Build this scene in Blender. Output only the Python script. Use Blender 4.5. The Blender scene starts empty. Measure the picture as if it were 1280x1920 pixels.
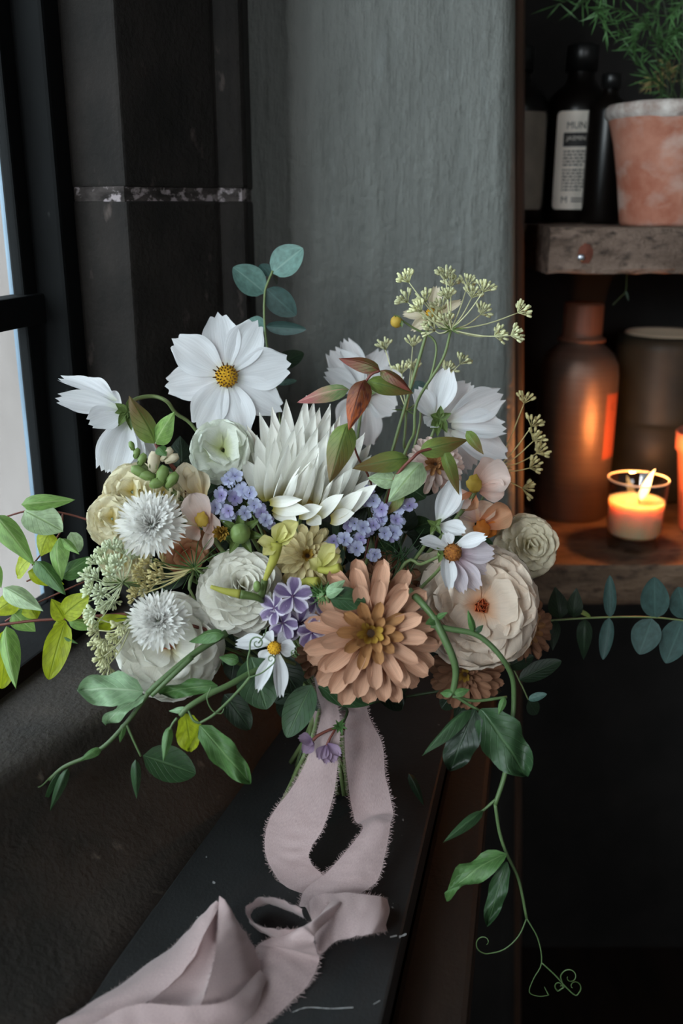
import bpy, bmesh, math, random
from mathutils import Vector as V, Matrix as Mx, noise

# ------------------------------------------------------------------ camera
SC = bpy.context.scene
COL = SC.collection
PI = math.pi
FPX = 1800.0                       # focal length in pixels of the 1280x1920 frame
TH = math.radians(17.8)            # camera pitched down
FW = V((0, math.cos(TH), -math.sin(TH))); RT = V((1, 0, 0)); UP = V((0, math.sin(TH), math.cos(TH)))
cam = bpy.data.cameras.new('camera'); co = bpy.data.objects.new('camera', cam); COL.objects.link(co)
cam.sensor_fit = 'VERTICAL'; cam.sensor_height = 36; cam.lens = FPX / 1920 * 36
cam.clip_start = .02
co.rotation_euler = (PI / 2 - TH, 0, 0)
cam.dof.use_dof = True; cam.dof.focus_distance = .66; cam.dof.aperture_fstop = 5.6
SC.camera = co

# ------------------------------------------------------------------ light
SKY = 5.6; KEY = 36; FILL = .7; CANDLE = 1.1
SC.view_settings.view_transform = 'Standard'; SC.view_settings.look = 'None'
SC.view_settings.gamma = 1; SC.view_settings.use_curve_mapping = False
SC.view_settings.exposure = 0.0
w = bpy.data.worlds.new('overcast_sky'); SC.world = w; w.use_nodes = True
bgn = w.node_tree.nodes['Background']; bgn.inputs[0].default_value = (.93, .97, 1, 1); bgn.inputs[1].default_value = SKY

def area(name, loc, aim, sx, sy, power, col):
    l = bpy.data.lights.new(name, 'AREA'); l.shape = 'RECTANGLE'; l.size = sx; l.size_y = sy; l.energy = power; l.color = col
    o = bpy.data.objects.new(name, l); COL.objects.link(o); o.location = loc
    o.rotation_euler = (V(aim) - V(loc)).to_track_quat('-Z', 'Y').to_euler()
    return o
# overcast daylight falling in through the window on the left (stands outside the glass)
area('window_daylight', (-.98, -1.32, .62), (.02, .75, -.15), .55, .75, KEY, (.95, .985, 1))
# weak fill added behind the camera, shining through an opening made for it
area('rear_fill_light', (.9, -2.1, .5), (.3, 1, -.1), .9, .9, FILL, (.9, .95, 1))

SC.cycles.use_denoising = True
SC.cycles.sample_clamp_indirect = 4
SC.cycles.max_bounces = 7; SC.cycles.transparent_max_bounces = 8
SC.cycles.caustics_reflective = False; SC.cycles.caustics_refractive = False

# ------------------------------------------------------------------ helpers
def P(px, py, s):
    "point at forward distance s on the line of sight through pixel px, py"
    return s * (FW + RT * ((px - 640) / FPX) + UP * ((960 - py) / FPX))
ZS = -.42                          # top of the slate
def G(px, py, h=0):
    "point on the slate (plus height h) under a pixel"
    d = P(px, py, 1.0); s = (ZS + h) / d.z
    return d * s
W = {}
def link(o, parent, M):
    COL.objects.link(o)
    if parent is not None:
        o.parent = parent; o.matrix_basis = W[parent].inverted() @ M
    else:
        o.matrix_basis = M
    W[o] = M.copy(); return o
def thing(name, label, cat, loc, group=None):
    o = bpy.data.objects.new(name, None); o.empty_display_size = .01
    link(o, None, Mx.Translation(loc)); o['label'] = label; o['category'] = cat
    if group: o['group'] = group
    return o
def tag(o, label=None, cat=None, group=None, kind=None):
    for k, v in (('label', label), ('category', cat), ('group', group), ('kind', kind)):
        if v: o[k] = v
    return o
def mesh(name, vs, fs, mat=None, uvs=None, smooth=True):
    m = bpy.data.meshes.new(name); m.from_pydata([tuple(v) for v in vs], [], fs)
    if mat: m.materials.append(mat)
    if uvs:
        l = m.uv_layers.new(name='UVMap')
        for lp in m.loops: l.data[lp.index].uv = uvs[lp.vertex_index]
    if smooth: m.polygons.foreach_set('use_smooth', [True] * len(m.polygons))
    m.update(); return m
def obj(name, m, parent=None, M=None):
    return link(bpy.data.objects.new(name, m), parent, M if M is not None else Mx.Identity(4))
def wobj(name, vs, fs, mat, parent=None, uvs=None, smooth=True):
    "object from world-space vertices, origin at its parent or at its own middle"
    o0 = W[parent].translation if parent is not None else sum((V(v) for v in vs), V()) / len(vs)
    if parent is not None:
        o0 = o0.copy()
    return obj(name, mesh(name, [V(v) - o0 for v in vs], fs, mat, uvs, smooth), parent, Mx.Translation(o0))

def cr(pts, n):
    "Catmull-Rom through pts"
    if len(pts) < 3: 
        return [pts[0].lerp(pts[1], i / n) for i in range(n + 1)]
    q = [pts[0] * 2 - pts[1]] + list(pts) + [pts[-1] * 2 - pts[-2]]; out = []
    for i in range(1, len(q) - 2):
        a, b, c, d = q[i - 1:i + 3]
        for k in range(n):
            t = k / n
            out.append(.5 * ((2 * b) + (c - a) * t + (2 * a - 5 * b + 4 * c - d) * t * t + (3 * b - a - 3 * c + d) * t ** 3))
    out.append(q[-2].copy()); return out
def tube_geo(pts, r0, r1, sides=6, n=5, bump=0, vs=None, fs=None):
    if vs is None: vs, fs = [], []
    c = cr(pts, n); N = len(c); up = V((.13, .2, 1)); base = len(vs)
    for i, p in enumerate(c):
        d = (c[min(i + 1, N - 1)] - c[max(i - 1, 0)])
        d = d.normalized() if d.length > 1e-9 else V((0, 0, 1))
        x = d.cross(up)
        if x.length < .1: x = d.cross(V((1, 0, 0)))
        x.normalize(); y = d.cross(x); up = x.cross(d)
        t = i / (N - 1); r = r0 * (1 - t) + r1 * t
        if bump: r *= 1 + bump * math.sin(i * 1.7)
        for k in range(sides):
            a = 2 * PI * k / sides; vs.append(p + x * (math.cos(a) * r) + y * (math.sin(a) * r))
    for i in range(N - 1):
        for k in range(sides):
            a = base + i * sides + k; b = base + i * sides + (k + 1) % sides
            fs.append((a, b, b + sides, a + sides))
    fs.append(tuple(base + k for k in range(sides))[::-1]); fs.append(tuple(base + (N - 1) * sides + k for k in range(sides)))
    return vs, fs
def tube(name, pts, r0, r1, mat, parent, sides=6, n=5):
    vs, fs = tube_geo(pts, r0, r1, sides, n)
    return wobj(name, vs, fs, mat, parent)
def box(name, lo, hi, mat, parent=None, bev=0):
    bm = bmesh.new(); bmesh.ops.create_cube(bm, size=1)
    c = (V(lo) + V(hi)) / 2; d = V(hi) - V(lo)
    for v in bm.verts: v.co = V((v.co.x * d.x, v.co.y * d.y, v.co.z * d.z))
    if bev: bmesh.ops.bevel(bm, geom=bm.edges[:], offset=bev, segments=2, affect='EDGES', profile=.6)
    m = bpy.data.meshes.new(name); bm.to_mesh(m); bm.free(); m.materials.append(mat)
    return obj(name, m, parent, Mx.Translation(c))
def prism(name, poly, z0, z1, mat, parent=None, bev=0):
    "extruded plan outline"
    bm = bmesh.new(); c = V((sum(p[0] for p in poly) / len(poly), sum(p[1] for p in poly) / len(poly), (z0 + z1) / 2))
    a = [bm.verts.new((p[0] - c.x, p[1] - c.y, z0 - c.z)) for p in poly]
    b = [bm.verts.new((p[0] - c.x, p[1] - c.y, z1 - c.z)) for p in poly]
    n = len(poly)
    bm.faces.new(a[::-1]); bm.faces.new(b)
    for i in range(n): bm.faces.new((a[i], a[(i + 1) % n], b[(i + 1) % n], b[i]))
    bmesh.ops.recalc_face_normals(bm, faces=bm.faces[:])
    if bev: bmesh.ops.bevel(bm, geom=bm.edges[:], offset=bev, segments=2, affect='EDGES', profile=.6)
    m = bpy.data.meshes.new(name); bm.to_mesh(m); bm.free(); m.materials.append(mat)
    return obj(name, m, parent, Mx.Translation(c))
def lathe(name, prof, C, mat, parent, seg=40, wob=0, seed=0):
    "prof: (radius, z) pairs around a vertical axis through C"
    vs, fs = [], []
    for i, (r, z) in enumerate(prof):
        for k in range(seg):
            a = 2 * PI * k / seg
            rr = r * (1 + wob * noise.noise(V((math.cos(a) * 2, math.sin(a) * 2, z * 20 + seed))))
            vs.append(V((C[0] + rr * math.cos(a), C[1] + rr * math.sin(a), C[2] + z + wob * .03 * noise.noise(V((math.cos(a) * 3, math.sin(a) * 3, seed + i))))))
    for i in range(len(prof) - 1):
        for k in range(seg):
            a = i * seg + k; b = i * seg + (k + 1) % seg
            fs.append((a, b, b + seg, a + seg))
    return wobj(name, vs, fs, mat, parent)
def blob(name, C, r, mat, parent, sc=(1, 1, 1), axis=None, seg=12, rings=8, rough=0):
    vs, fs = [], []
    q = (axis or V((0, 0, 1))).to_track_quat('Z', 'Y').to_matrix()
    for i in range(rings + 1):
        ph = PI * i / rings
        for k in range(seg):
            a = 2 * PI * k / seg
            p = V((math.sin(ph) * math.cos(a) * sc[0], math.sin(ph) * math.sin(a) * sc[1], math.cos(ph) * sc[2])) * r
            if rough: p *= 1 + rough * noise.noise(p * (3 / r))
            vs.append(C + q @ p)
    for i in range(rings):
        for k in range(seg):
            a = i * seg + k; b = i * seg + (k + 1) % seg; fs.append((a, a + seg, b + seg, b))
    return wobj(name, vs, fs, mat, parent, uvs=[(.5, .5)] * len(vs))

# ------------------------------------------------------------------ materials
def nt(name):
    m = bpy.data.materials.new(name); m.use_nodes = True; n = m.node_tree
    return m, n, n.nodes['Principled BSDF'], n.nodes['Material Output']
def N(n, t, **k):
    x = n.nodes.new(t)
    for a, b in k.items(): setattr(x, a, b)
    return x
def ramp(n, stops, fac):
    r = N(n, 'ShaderNodeValToRGB'); e = r.color_ramp.elements
    while len(e) < len(stops): e.new(.5)
    for el, (p, c) in zip(e, stops): el.position = p; el.color = (*c, 1)
    n.links.new(fac, r.inputs[0]); return r
def s2l(c):
    return tuple(((x / 255) / 12.92 if x <= 10 else ((x / 255 + .055) / 1.055) ** 2.4) for x in c)
def petal_mat(name, tip, base=None, mid=.35, trans=.28, rough=.55, vein=.35, streak=None, edge=None):
    "tip / base colours in sRGB; the colour runs along the petal"
    m, n, b, out = nt(name); tip = s2l(tip); base = s2l(base) if base else tip
    uv = N(n, 'ShaderNodeUVMap'); sp = N(n, 'ShaderNodeSeparateXYZ'); n.links.new(uv.outputs[0], sp.inputs[0])
    r = ramp(n, [(0, base), (mid, tuple((a + c) / 2 for a, c in zip(base, tip))), (min(mid * 2, .98), tip)], sp.outputs[0])
    mp = N(n, 'ShaderNodeMapping'); mp.inputs['Scale'].default_value = (1.6, 26, 1); n.links.new(uv.outputs[0], mp.inputs[0])
    oi = N(n, 'ShaderNodeObjectInfo'); va = N(n, 'ShaderNodeVectorMath', operation='ADD')
    n.links.new(mp.outputs[0], va.inputs[0]); n.links.new(oi.outputs['Random'], va.inputs[1])
    nz = N(n, 'ShaderNodeTexNoise'); nz.inputs['Scale'].default_value = 1; nz.inputs['Detail'].default_value = 3; n.links.new(va.outputs[0], nz.inputs[0])
    mr = N(n, 'ShaderNodeMapRange'); mr.inputs[1].default_value = .3; mr.inputs[2].default_value = .7; mr.inputs[3].default_value = 1 - vein * .45; mr.inputs[4].default_value = 1
    n.links.new(nz.outputs[0], mr.inputs[0])
    mr2 = N(n, 'ShaderNodeMapRange'); mr2.inputs[3].default_value = .88; mr2.inputs[4].default_value = 1.0
    n.links.new(oi.outputs['Random'], mr2.inputs[0])
    mu = N(n, 'ShaderNodeMath', operation='MULTIPLY'); n.links.new(mr.outputs[0], mu.inputs[0]); n.links.new(mr2.outputs[0], mu.inputs[1])
    mx = N(n, 'ShaderNodeMix', data_type='RGBA', blend_type='MULTIPLY'); mx.inputs[0].default_value = 1
    src = r.outputs[0]
    if streak:                                  # pale or dark band down the middle of the petal
        ab = N(n, 'ShaderNodeMath', operation='SUBTRACT'); ab.inputs[1].default_value = .5; n.links.new(sp.outputs[1], ab.inputs[0])
        a2 = N(n, 'ShaderNodeMath', operation='ABSOLUTE'); n.links.new(ab.outputs[0], a2.inputs[0])
        ad = N(n, 'ShaderNodeMath', operation='MULTIPLY_ADD'); ad.inputs[1].default_value = .25; n.links.new(nz.outputs[0], ad.inputs[0]); n.links.new(a2.outputs[0], ad.inputs[2])
        rr = ramp(n, [(.2, s2l(streak)), (.3, (0, 0, 0))], ad.outputs[0])
        ra = ramp(n, [(.2, (1, 1, 1)), (.32, (0, 0, 0))], ad.outputs[0])
        m2 = N(n, 'ShaderNodeMix', data_type='RGBA'); n.links.new(ra.outputs[0], m2.inputs[0]); n.links.new(r.outputs[0], m2.inputs[6]); m2.inputs[7].default_value = (*s2l(streak), 1)
        src = m2.outputs[2]
    if edge:
        a1 = N(n, 'ShaderNodeMath', operation='SUBTRACT'); a1.inputs[1].default_value = .5; n.links.new(sp.outputs[1], a1.inputs[0])
        a2 = N(n, 'ShaderNodeMath', operation='ABSOLUTE'); n.links.new(a1.outputs[0], a2.inputs[0])
        a3 = N(n, 'ShaderNodeMath', operation='MULTIPLY_ADD'); a3.inputs[1].default_value = .3; n.links.new(nz.outputs[0], a3.inputs[0]); n.links.new(a2.outputs[0], a3.inputs[2])
        ra = ramp(n, [(.40, (0, 0, 0)), (.52, (1, 1, 1))], a3.outputs[0])
        m2 = N(n, 'ShaderNodeMix', data_type='RGBA'); n.links.new(ra.outputs[0], m2.inputs[0]); n.links.new(src, m2.inputs[6]); m2.inputs[7].default_value = (*s2l(edge), 1)
        src = m2.outputs[2]
    n.links.new(src, mx.inputs[6]); n.links.new(mu.outputs[0], mx.inputs[7])
    bp = N(n, 'ShaderNodeBump'); bp.inputs['Strength'].default_value = .35; bp.inputs['Distance'].default_value = .0008; n.links.new(nz.outputs[0], bp.inputs['Height'])
    n.links.new(mx.outputs[2], b.inputs['Base Color']); b.inputs['Roughness'].default_value = rough; b.inputs['Specular IOR Level'].default_value = .25
    n.links.new(bp.outputs[0], b.inputs['Normal'])
    tr = N(n, 'ShaderNodeBsdfTranslucent'); n.links.new(mx.outputs[2], tr.inputs[0])
    ms = N(n, 'ShaderNodeMixShader'); ms.inputs[0].default_value = trans
    n.links.new(b.outputs[0], ms.inputs[1]); n.links.new(tr.outputs[0], ms.inputs[2]); n.links.new(ms.outputs[0], out.inputs[0])
    return m
def leaf_mat(name, col, rib=None, trans=.3, rough=.45, spec=.4, tipc=None, blotch=None, veins=True, bump=.5):
    m, n, b, out = nt(name); c = s2l(col); rc = s2l(rib) if rib else tuple(min(1, x * 1.7 + .01) for x in c)
    uv = N(n, 'ShaderNodeUVMap'); sp = N(n, 'ShaderNodeSeparateXYZ'); n.links.new(uv.outputs[0], sp.inputs[0])
    a = N(n, 'ShaderNodeMath', operation='SUBTRACT'); a.inputs[1].default_value = .5; n.links.new(sp.outputs[1], a.inputs[0])
    ab = N(n, 'ShaderNodeMath', operation='ABSOLUTE'); n.links.new(a.outputs[0], ab.inputs[0])
    # side veins: sin(u*40 - |v|*30)
    k1 = N(n, 'ShaderNodeMath', operation='MULTIPLY'); k1.inputs[1].default_value = 42; n.links.new(sp.outputs[0], k1.inputs[0])
    k2 = N(n, 'ShaderNodeMath', operation='MULTIPLY_ADD'); k2.inputs[1].default_value = -34; n.links.new(ab.outputs[0], k2.inputs[0]); n.links.new(k1.outputs[0], k2.inputs[2])
    sn = N(n, 'ShaderNodeMath', operation='SINE'); n.links.new(k2.outputs[0], sn.inputs[0])
    vr = N(n, 'ShaderNodeMapRange'); vr.inputs[1].default_value = .9; vr.inputs[2].default_value = 1; vr.inputs[4].default_value = .45 if veins else 0; n.links.new(sn.outputs[0], vr.inputs[0])
    mr = N(n, 'ShaderNodeMapRange'); mr.inputs[1].default_value = .012; mr.inputs[2].default_value = .045; mr.inputs[3].default_value = .8; mr.inputs[4].default_value = 0; n.links.new(ab.outputs[0], mr.inputs[0])
    mxm = N(n, 'ShaderNodeMath', operation='MAXIMUM'); n.links.new(vr.outputs[0], mxm.inputs[0]); n.links.new(mr.outputs[0], mxm.inputs[1])
    oi = N(n, 'ShaderNodeObjectInfo'); va = N(n, 'ShaderNodeVectorMath', operation='ADD'); n.links.new(uv.outputs[0], va.inputs[0]); n.links.new(oi.outputs['Random'], va.inputs[1])
    nz = N(n, 'ShaderNodeTexNoise'); nz.inputs['Scale'].default_value = 6; nz.inputs['Detail'].default_value = 5; n.links.new(va.outputs[0], nz.inputs[0])
    cr_ = ramp(n, [(.3, tuple(x * .72 for x in c)), (.7, tuple(min(1, x * 1.22) for x in c))], nz.outputs[0]); src = cr_.outputs[0]
    if tipc:
        ad = N(n, 'ShaderNodeMath', operation='MULTIPLY_ADD'); ad.inputs[1].default_value = .5; n.links.new(nz.outputs[0], ad.inputs[0]); n.links.new(sp.outputs[0], ad.inputs[2])
        ra = ramp(n, [(.45, (0, 0, 0)), (1.0, (1, 1, 1))], ad.outputs[0])
        m2 = N(n, 'ShaderNodeMix', data_type='RGBA'); n.links.new(ra.outputs[0], m2.inputs[0]); n.links.new(src, m2.inputs[6]); m2.inputs[7].default_value = (*s2l(tipc), 1); src = m2.outputs[2]
    if blotch:
        ra = ramp(n, [(.45, (0, 0, 0)), (.62, (1, 1, 1))], nz.outputs[0])
        m2 = N(n, 'ShaderNodeMix', data_type='RGBA'); n.links.new(ra.outputs[0], m2.inputs[0]); n.links.new(src, m2.inputs[6]); m2.inputs[7].default_value = (*s2l(blotch), 1); src = m2.outputs[2]
    m3 = N(n, 'ShaderNodeMix', data_type='RGBA'); n.links.new(mxm.outputs[0], m3.inputs[0]); n.links.new(src, m3.inputs[6]); m3.inputs[7].default_value = (*rc, 1)
    bp = N(n, 'ShaderNodeBump', invert=True); bp.inputs['Strength'].default_value = bump; bp.inputs['Distance'].default_value = .001; n.links.new(mxm.outputs[0], bp.inputs['Height'])
    n.links.new(m3.outputs[2], b.inputs['Base Color']); n.links.new(bp.outputs[0], b.inputs['Normal'])
    b.inputs['Roughness'].default_value = rough; b.inputs['Specular IOR Level'].default_value = spec
    tr = N(n, 'ShaderNodeBsdfTranslucent'); n.links.new(m3.outputs[2], tr.inputs[0])
    ms = N(n, 'ShaderNodeMixShader'); ms.inputs[0].default_value = trans
    n.links.new(b.outputs[0], ms.inputs[1]); n.links.new(tr.outputs[0], ms.inputs[2]); n.links.new(ms.outputs[0], out.inputs[0])
    return m
def rough_mat(name, c1, c2, scale=(8, 8, 8), rough=.8, bump=.4, dist=.004, detail=8, c3=None, c3at=(.62, .7), spec=.3, fine=0, sc3=None, metal=0):
    "two-tone procedural surface in object space, optional third colour for flecks"
    m, n, b, out = nt(name)
    tc = N(n, 'ShaderNodeNewGeometry'); mp = N(n, 'ShaderNodeMapping'); mp.inputs['Scale'].default_value = scale
    n.links.new(tc.outputs['Position'], mp.inputs[0])
    nz = N(n, 'ShaderNodeTexNoise'); nz.inputs['Scale'].default_value = 1; nz.inputs['Detail'].default_value = detail; nz.inputs['Roughness'].default_value = .62
    n.links.new(mp.outputs[0], nz.inputs[0])
    r = ramp(n, [(.35, s2l(c1)), (.68, s2l(c2))], nz.outputs[0]); src = r.outputs[0]; h = nz.outputs[0]
    if c3:
        mp2 = N(n, 'ShaderNodeMapping'); mp2.inputs['Scale'].default_value = sc3 or tuple(x * 6 for x in scale); mp2.inputs['Location'].default_value = (3, 1, 7)
        n.links.new(tc.outputs['Position'], mp2.inputs[0])
        n2 = N(n, 'ShaderNodeTexNoise'); n2.inputs['Scale'].default_value = 1; n2.inputs['Detail'].default_value = 4; n.links.new(mp2.outputs[0], n2.inputs[0])
        ra = ramp(n, [(c3at[0], (0, 0, 0)), (c3at[1], (1, 1, 1))], n2.outputs[0])
        m2 = N(n, 'ShaderNodeMix', data_type='RGBA'); n.links.new(ra.outputs[0], m2.inputs[0]); n.links.new(src, m2.inputs[6]); m2.inputs[7].default_value = (*s2l(c3), 1); src = m2.outputs[2]
    n.links.new(src, b.inputs['Base Color'])
    if fine:
        n3 = N(n, 'ShaderNodeTexNoise'); n3.inputs['Scale'].default_value = fine; n3.inputs['Detail'].default_value = 3; n.links.new(tc.outputs['Position'], n3.inputs[0])
        ma = N(n, 'ShaderNodeMath', operation='MULTIPLY_ADD'); ma.inputs[1].default_value = .4; n.links.new(n3.outputs[0], ma.inputs[0]); n.links.new(h, ma.inputs[2]); h = ma.outputs[0]
    bp = N(n, 'ShaderNodeBump'); bp.inputs['Strength'].default_value = bump; bp.inputs['Distance'].default_value = dist
    n.links.new(h, bp.inputs['Height']); n.links.new(bp.outputs[0], b.inputs['Normal'])
    b.inputs['Roughness'].default_value = rough; b.inputs['Specular IOR Level'].default_value = spec; b.inputs['Metallic'].default_value = metal
    return m
def plain(name, col, rough=.5, spec=.5, metal=0, trans=0, emit=0, ecol=None, coat=0):
    m, n, b, out = nt(name); b.inputs['Base Color'].default_value = (*s2l(col), 1); b.inputs['Roughness'].default_value = rough
    b.inputs['Specular IOR Level'].default_value = spec; b.inputs['Metallic'].default_value = metal; b.inputs['Transmission Weight'].default_value = trans
    b.inputs['Coat Weight'].default_value = coat
    if emit: b.inputs['Emission Strength'].default_value = emit; b.inputs['Emission Color'].default_value = (*s2l(ecol or col), 1)
    return m
def glass(name, col, rough=.02, ior=1.45, thin=.0):
    m, n, b, out = nt(name); n.nodes.remove(b)
    # clear glass: mostly see-through with fresnel reflection
    tr = N(n, 'ShaderNodeBsdfTransparent'); tr.inputs[0].default_value = (*s2l(col), 1)
    gl = N(n, 'ShaderNodeBsdfGlossy'); gl.inputs['Roughness'].default_value = rough
    fr = N(n, 'ShaderNodeFresnel'); fr.inputs[0].default_value = ior
    ge = N(n, 'ShaderNodeNewGeometry'); inv = N(n, 'ShaderNodeMath', operation='SUBTRACT'); inv.inputs[0].default_value = 1; n.links.new(ge.outputs['Backfacing'], inv.inputs[1])
    mf = N(n, 'ShaderNodeMath', operation='MULTIPLY'); n.links.new(inv.outputs[0], mf.inputs[0]); n.links.new(fr.outputs[0], mf.inputs[1])
    ms = N(n, 'ShaderNodeMixShader'); n.links.new(mf.outputs[0], ms.inputs[0]); n.links.new(tr.outputs[0], ms.inputs[1]); n.links.new(gl.outputs[0], ms.inputs[2]); n.links.new(ms.outputs[0], out.inputs[0])
    return m

M = {}
M['stone'] = rough_mat('dark_brown_stone', (20, 18, 16), (42, 37, 34), (14, 14, 9), .85, .5, .006, c3=(86, 76, 72), c3at=(.66, .8), sc3=(60, 60, 30), fine=220)
M['mortar'] = rough_mat('pale_lime_mortar', (36, 32, 30), (84, 77, 75), (40, 40, 90), .95, .6, .004, c3=(150, 140, 142), c3at=(.52, .62), sc3=(120, 120, 160))
M['sill_stone'] = rough_mat('worn_sill_stone', (32, 28, 24), (60, 52, 46), (10, 10, 10), .75, .5, .006, c3=(92, 82, 74), c3at=(.68, .8), sc3=(70, 70, 70), fine=260, spec=.4)
M['slate'] = rough_mat('dark_slate', (27, 27, 27), (39, 40, 41), (9, 9, 9), .6, .25, .003, c3=(140, 140, 140), c3at=(.72, .76), sc3=(200, 120, 90), fine=400, spec=.28)
M['ledge'] = rough_mat('dark_stained_wood', (28, 21, 17), (44, 33, 26), (30, 6, 30), .7, .4, .003, fine=200)
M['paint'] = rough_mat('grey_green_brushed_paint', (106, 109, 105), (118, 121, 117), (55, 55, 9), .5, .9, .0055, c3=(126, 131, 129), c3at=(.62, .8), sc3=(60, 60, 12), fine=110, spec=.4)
M['dark_shade_paint'] = rough_mat('dark_alcove_and_shade_paint', (30, 29, 28), (42, 40, 39), (10, 10, 10), .85, .3, .003)
M['frame'] = rough_mat('black_window_paint', (10, 11, 12), (19, 21, 22), (14, 14, 6), .7, .5, .004, c3=(70, 72, 70), c3at=(.7, .76), sc3=(60, 60, 20), spec=.12)
M['bluewood'] = rough_mat('weathered_blue_grey_reveal', (96, 116, 134), (140, 160, 176), (40, 40, 5), .6, .3, .003)
M['outwall'] = rough_mat('pale_rendered_wall', (122, 114, 110), (138, 130, 126), (6, 6, 1.5), .9, .3, .004)
M['plaster'] = rough_mat('dim_room_plaster', (70, 68, 66), (84, 82, 80), (3, 3, 3), .9, .2, .003)
M['shelf'] = rough_mat('rough_sawn_timber', (88, 72, 62), (132, 112, 100), (14, 40, 40), .85, .9, .006, c3=(56, 46, 40), c3at=(.5, .7), sc3=(70, 140, 140), fine=300)
M['shelf_low'] = rough_mat('dark_sawn_timber', (84, 66, 52), (128, 104, 84), (8, 30, 60), .65, .8, .004, c3=(58, 44, 36), c3at=(.52, .72), sc3=(60, 160, 160), fine=260, spec=.4)
M['terracotta'] = rough_mat('weathered_terracotta', (150, 88, 68), (182, 128, 108), (24, 24, 24), .9, .6, .003, c3=(188, 160, 148), c3at=(.5, .72), sc3=(26, 26, 40), fine=320)
M['lime'] = rough_mat('lime_crust', (150, 132, 124), (206, 198, 192), (60, 60, 60), .95, .7, .003)
M['soil'] = rough_mat('potting_soil', (30, 24, 20), (52, 42, 34), (90, 90, 90), .95, .9, .004)
M['stem'] = leaf_mat('green_stem', (112, 128, 82), trans=.05, veins=False)
M['stem_pea'] = leaf_mat('pea_stem', (84, 108, 66), (130, 152, 112), trans=.08, veins=False)
M['stem_dark'] = leaf_mat('dark_stem', (56, 72, 44), trans=.02, veins=False)
M['stem_red'] = plain('red_brown_stem', (104, 52, 42), .55)
M['white'] = petal_mat('white_cosmos_petal', (246, 247, 250), (230, 234, 220), .12, .3, vein=.3)
M['purewhite'] = petal_mat('pure_white_petal', (255, 254, 250), (246, 246, 240), .2, .35, vein=.12)
M['ivory'] = petal_mat('ivory_dahlia_petal', (250, 248, 238), (222, 220, 168), .2, .3, vein=.2)
M['spiky'] = petal_mat('white_cactus_dahlia_petal', (250, 249, 242), (190, 176, 70), .17, .28, vein=.2)
M['peachwhite'] = petal_mat('peach_white_petal', (240, 222, 204), (238, 186, 140), .22, .3, vein=.25)
M['cream'] = petal_mat('cream_petal', (236, 226, 200), (208, 196, 144), .3, .3, vein=.3)
M['greenwhite'] = petal_mat('greenish_white_petal', (242, 246, 234), (206, 214, 150), .3, .3, vein=.25)
M['yellow'] = petal_mat('pale_yellow_petal', (250, 242, 210), (240, 220, 130), .3, .35, vein=.3)
M['lemon'] = petal_mat('lemon_petal', (232, 226, 156), (190, 188, 90), .3, .35, vein=.3)
M['butter'] = petal_mat('buttery_snapdragon_petal', (240, 230, 206), (222, 198, 138), .3, .35, vein=.3)
M['pinkwhite'] = petal_mat('blush_snapdragon_petal', (238, 218, 210), (228, 186, 168), .3, .35, vein=.25)
M['peach'] = petal_mat('peach_petal', (226, 176, 140), (222, 138, 96), .35, .3, vein=.3)
M['palate'] = petal_mat('yellow_snapdragon_palate', (216, 184, 84), (206, 160, 60), .3, .3, vein=.5)
M['orange'] = petal_mat('orange_throat', (226, 140, 60), (210, 100, 40), .3, .3)
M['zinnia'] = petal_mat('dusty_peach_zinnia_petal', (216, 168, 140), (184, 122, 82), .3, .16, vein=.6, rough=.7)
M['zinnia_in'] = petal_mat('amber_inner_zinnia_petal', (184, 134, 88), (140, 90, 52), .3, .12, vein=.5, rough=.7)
M['zinnia_dim'] = petal_mat('dimmed_peach_zinnia_petal', (160, 116, 90), (130, 84, 56), .3, .12, vein=.6, rough=.8)  # darker copy of the peach zinnia petal, shade put into the colour
M['zinnia_y'] = petal_mat('tan_yellow_zinnia_petal', (240, 224, 172), (206, 160, 104), .3, .2, vein=.6, rough=.7)
M['ochre'] = petal_mat('ochre_zinnia_centre', (186, 150, 66), (130, 90, 40), .3, .1, vein=.4)
M['cosmos_pink'] = petal_mat('mauve_white_cosmos_petal', (232, 222, 230), (196, 160, 172), .3, .3, vein=.5)
M['lav'] = petal_mat('lavender_blue_petal', (196, 202, 228), (160, 160, 206), .3, .3, vein=.3)
M['lavp'] = petal_mat('violet_blue_petal', (176, 172, 208), (140, 126, 184), .3, .3, vein=.3)
M['phlox'] = petal_mat('purple_striped_phlox_petal', (158, 138, 178), (84, 62, 112), .6, .25, vein=.9, edge=(224, 216, 232))
M['mauve'] = petal_mat('mauve_bellflower_petal', (170, 146, 170), (120, 92, 128), .3, .25, vein=.6)
M['yolk'] = rough_mat('egg_yellow_pollen', (196, 140, 20), (226, 180, 50), (600, 600, 600), .8, .5, .001)
M['rustpollen'] = rough_mat('rust_orange_pollen', (110, 60, 26), (170, 110, 44), (600, 600, 600), .8, .5, .001)
M['anther'] = plain('dark_brown_anther', (96, 60, 20), .8)
M['redorange'] = petal_mat('orange_dahlia_heart', (240, 140, 90), (226, 100, 50), .3, .2)
M['calyx'] = leaf_mat('calyx_green', (96, 116, 62), trans=.2, veins=False)
M['umbel'] = leaf_mat('pale_green_umbel', (226, 226, 182), trans=.3, veins=False)
M['umbel_w'] = leaf_mat('white_green_umbel', (228, 238, 204), trans=.3, veins=False)
M['umbel_tan'] = leaf_mat('tan_umbel', (226, 214, 158), trans=.3, veins=False)
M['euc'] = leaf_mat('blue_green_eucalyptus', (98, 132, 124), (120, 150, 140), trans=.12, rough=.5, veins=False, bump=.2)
M['euc_dark'] = leaf_mat('dimmed_teal_eucalyptus', (48, 72, 68), (60, 86, 80), trans=.1, rough=.55, veins=False, bump=.2)  # darker eucalyptus copy, carries the right-hand sprig's dimness in its colour
M['vine_y'] = leaf_mat('yellow_green_leaf', (178, 192, 44), (140, 160, 40), trans=.45)
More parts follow.
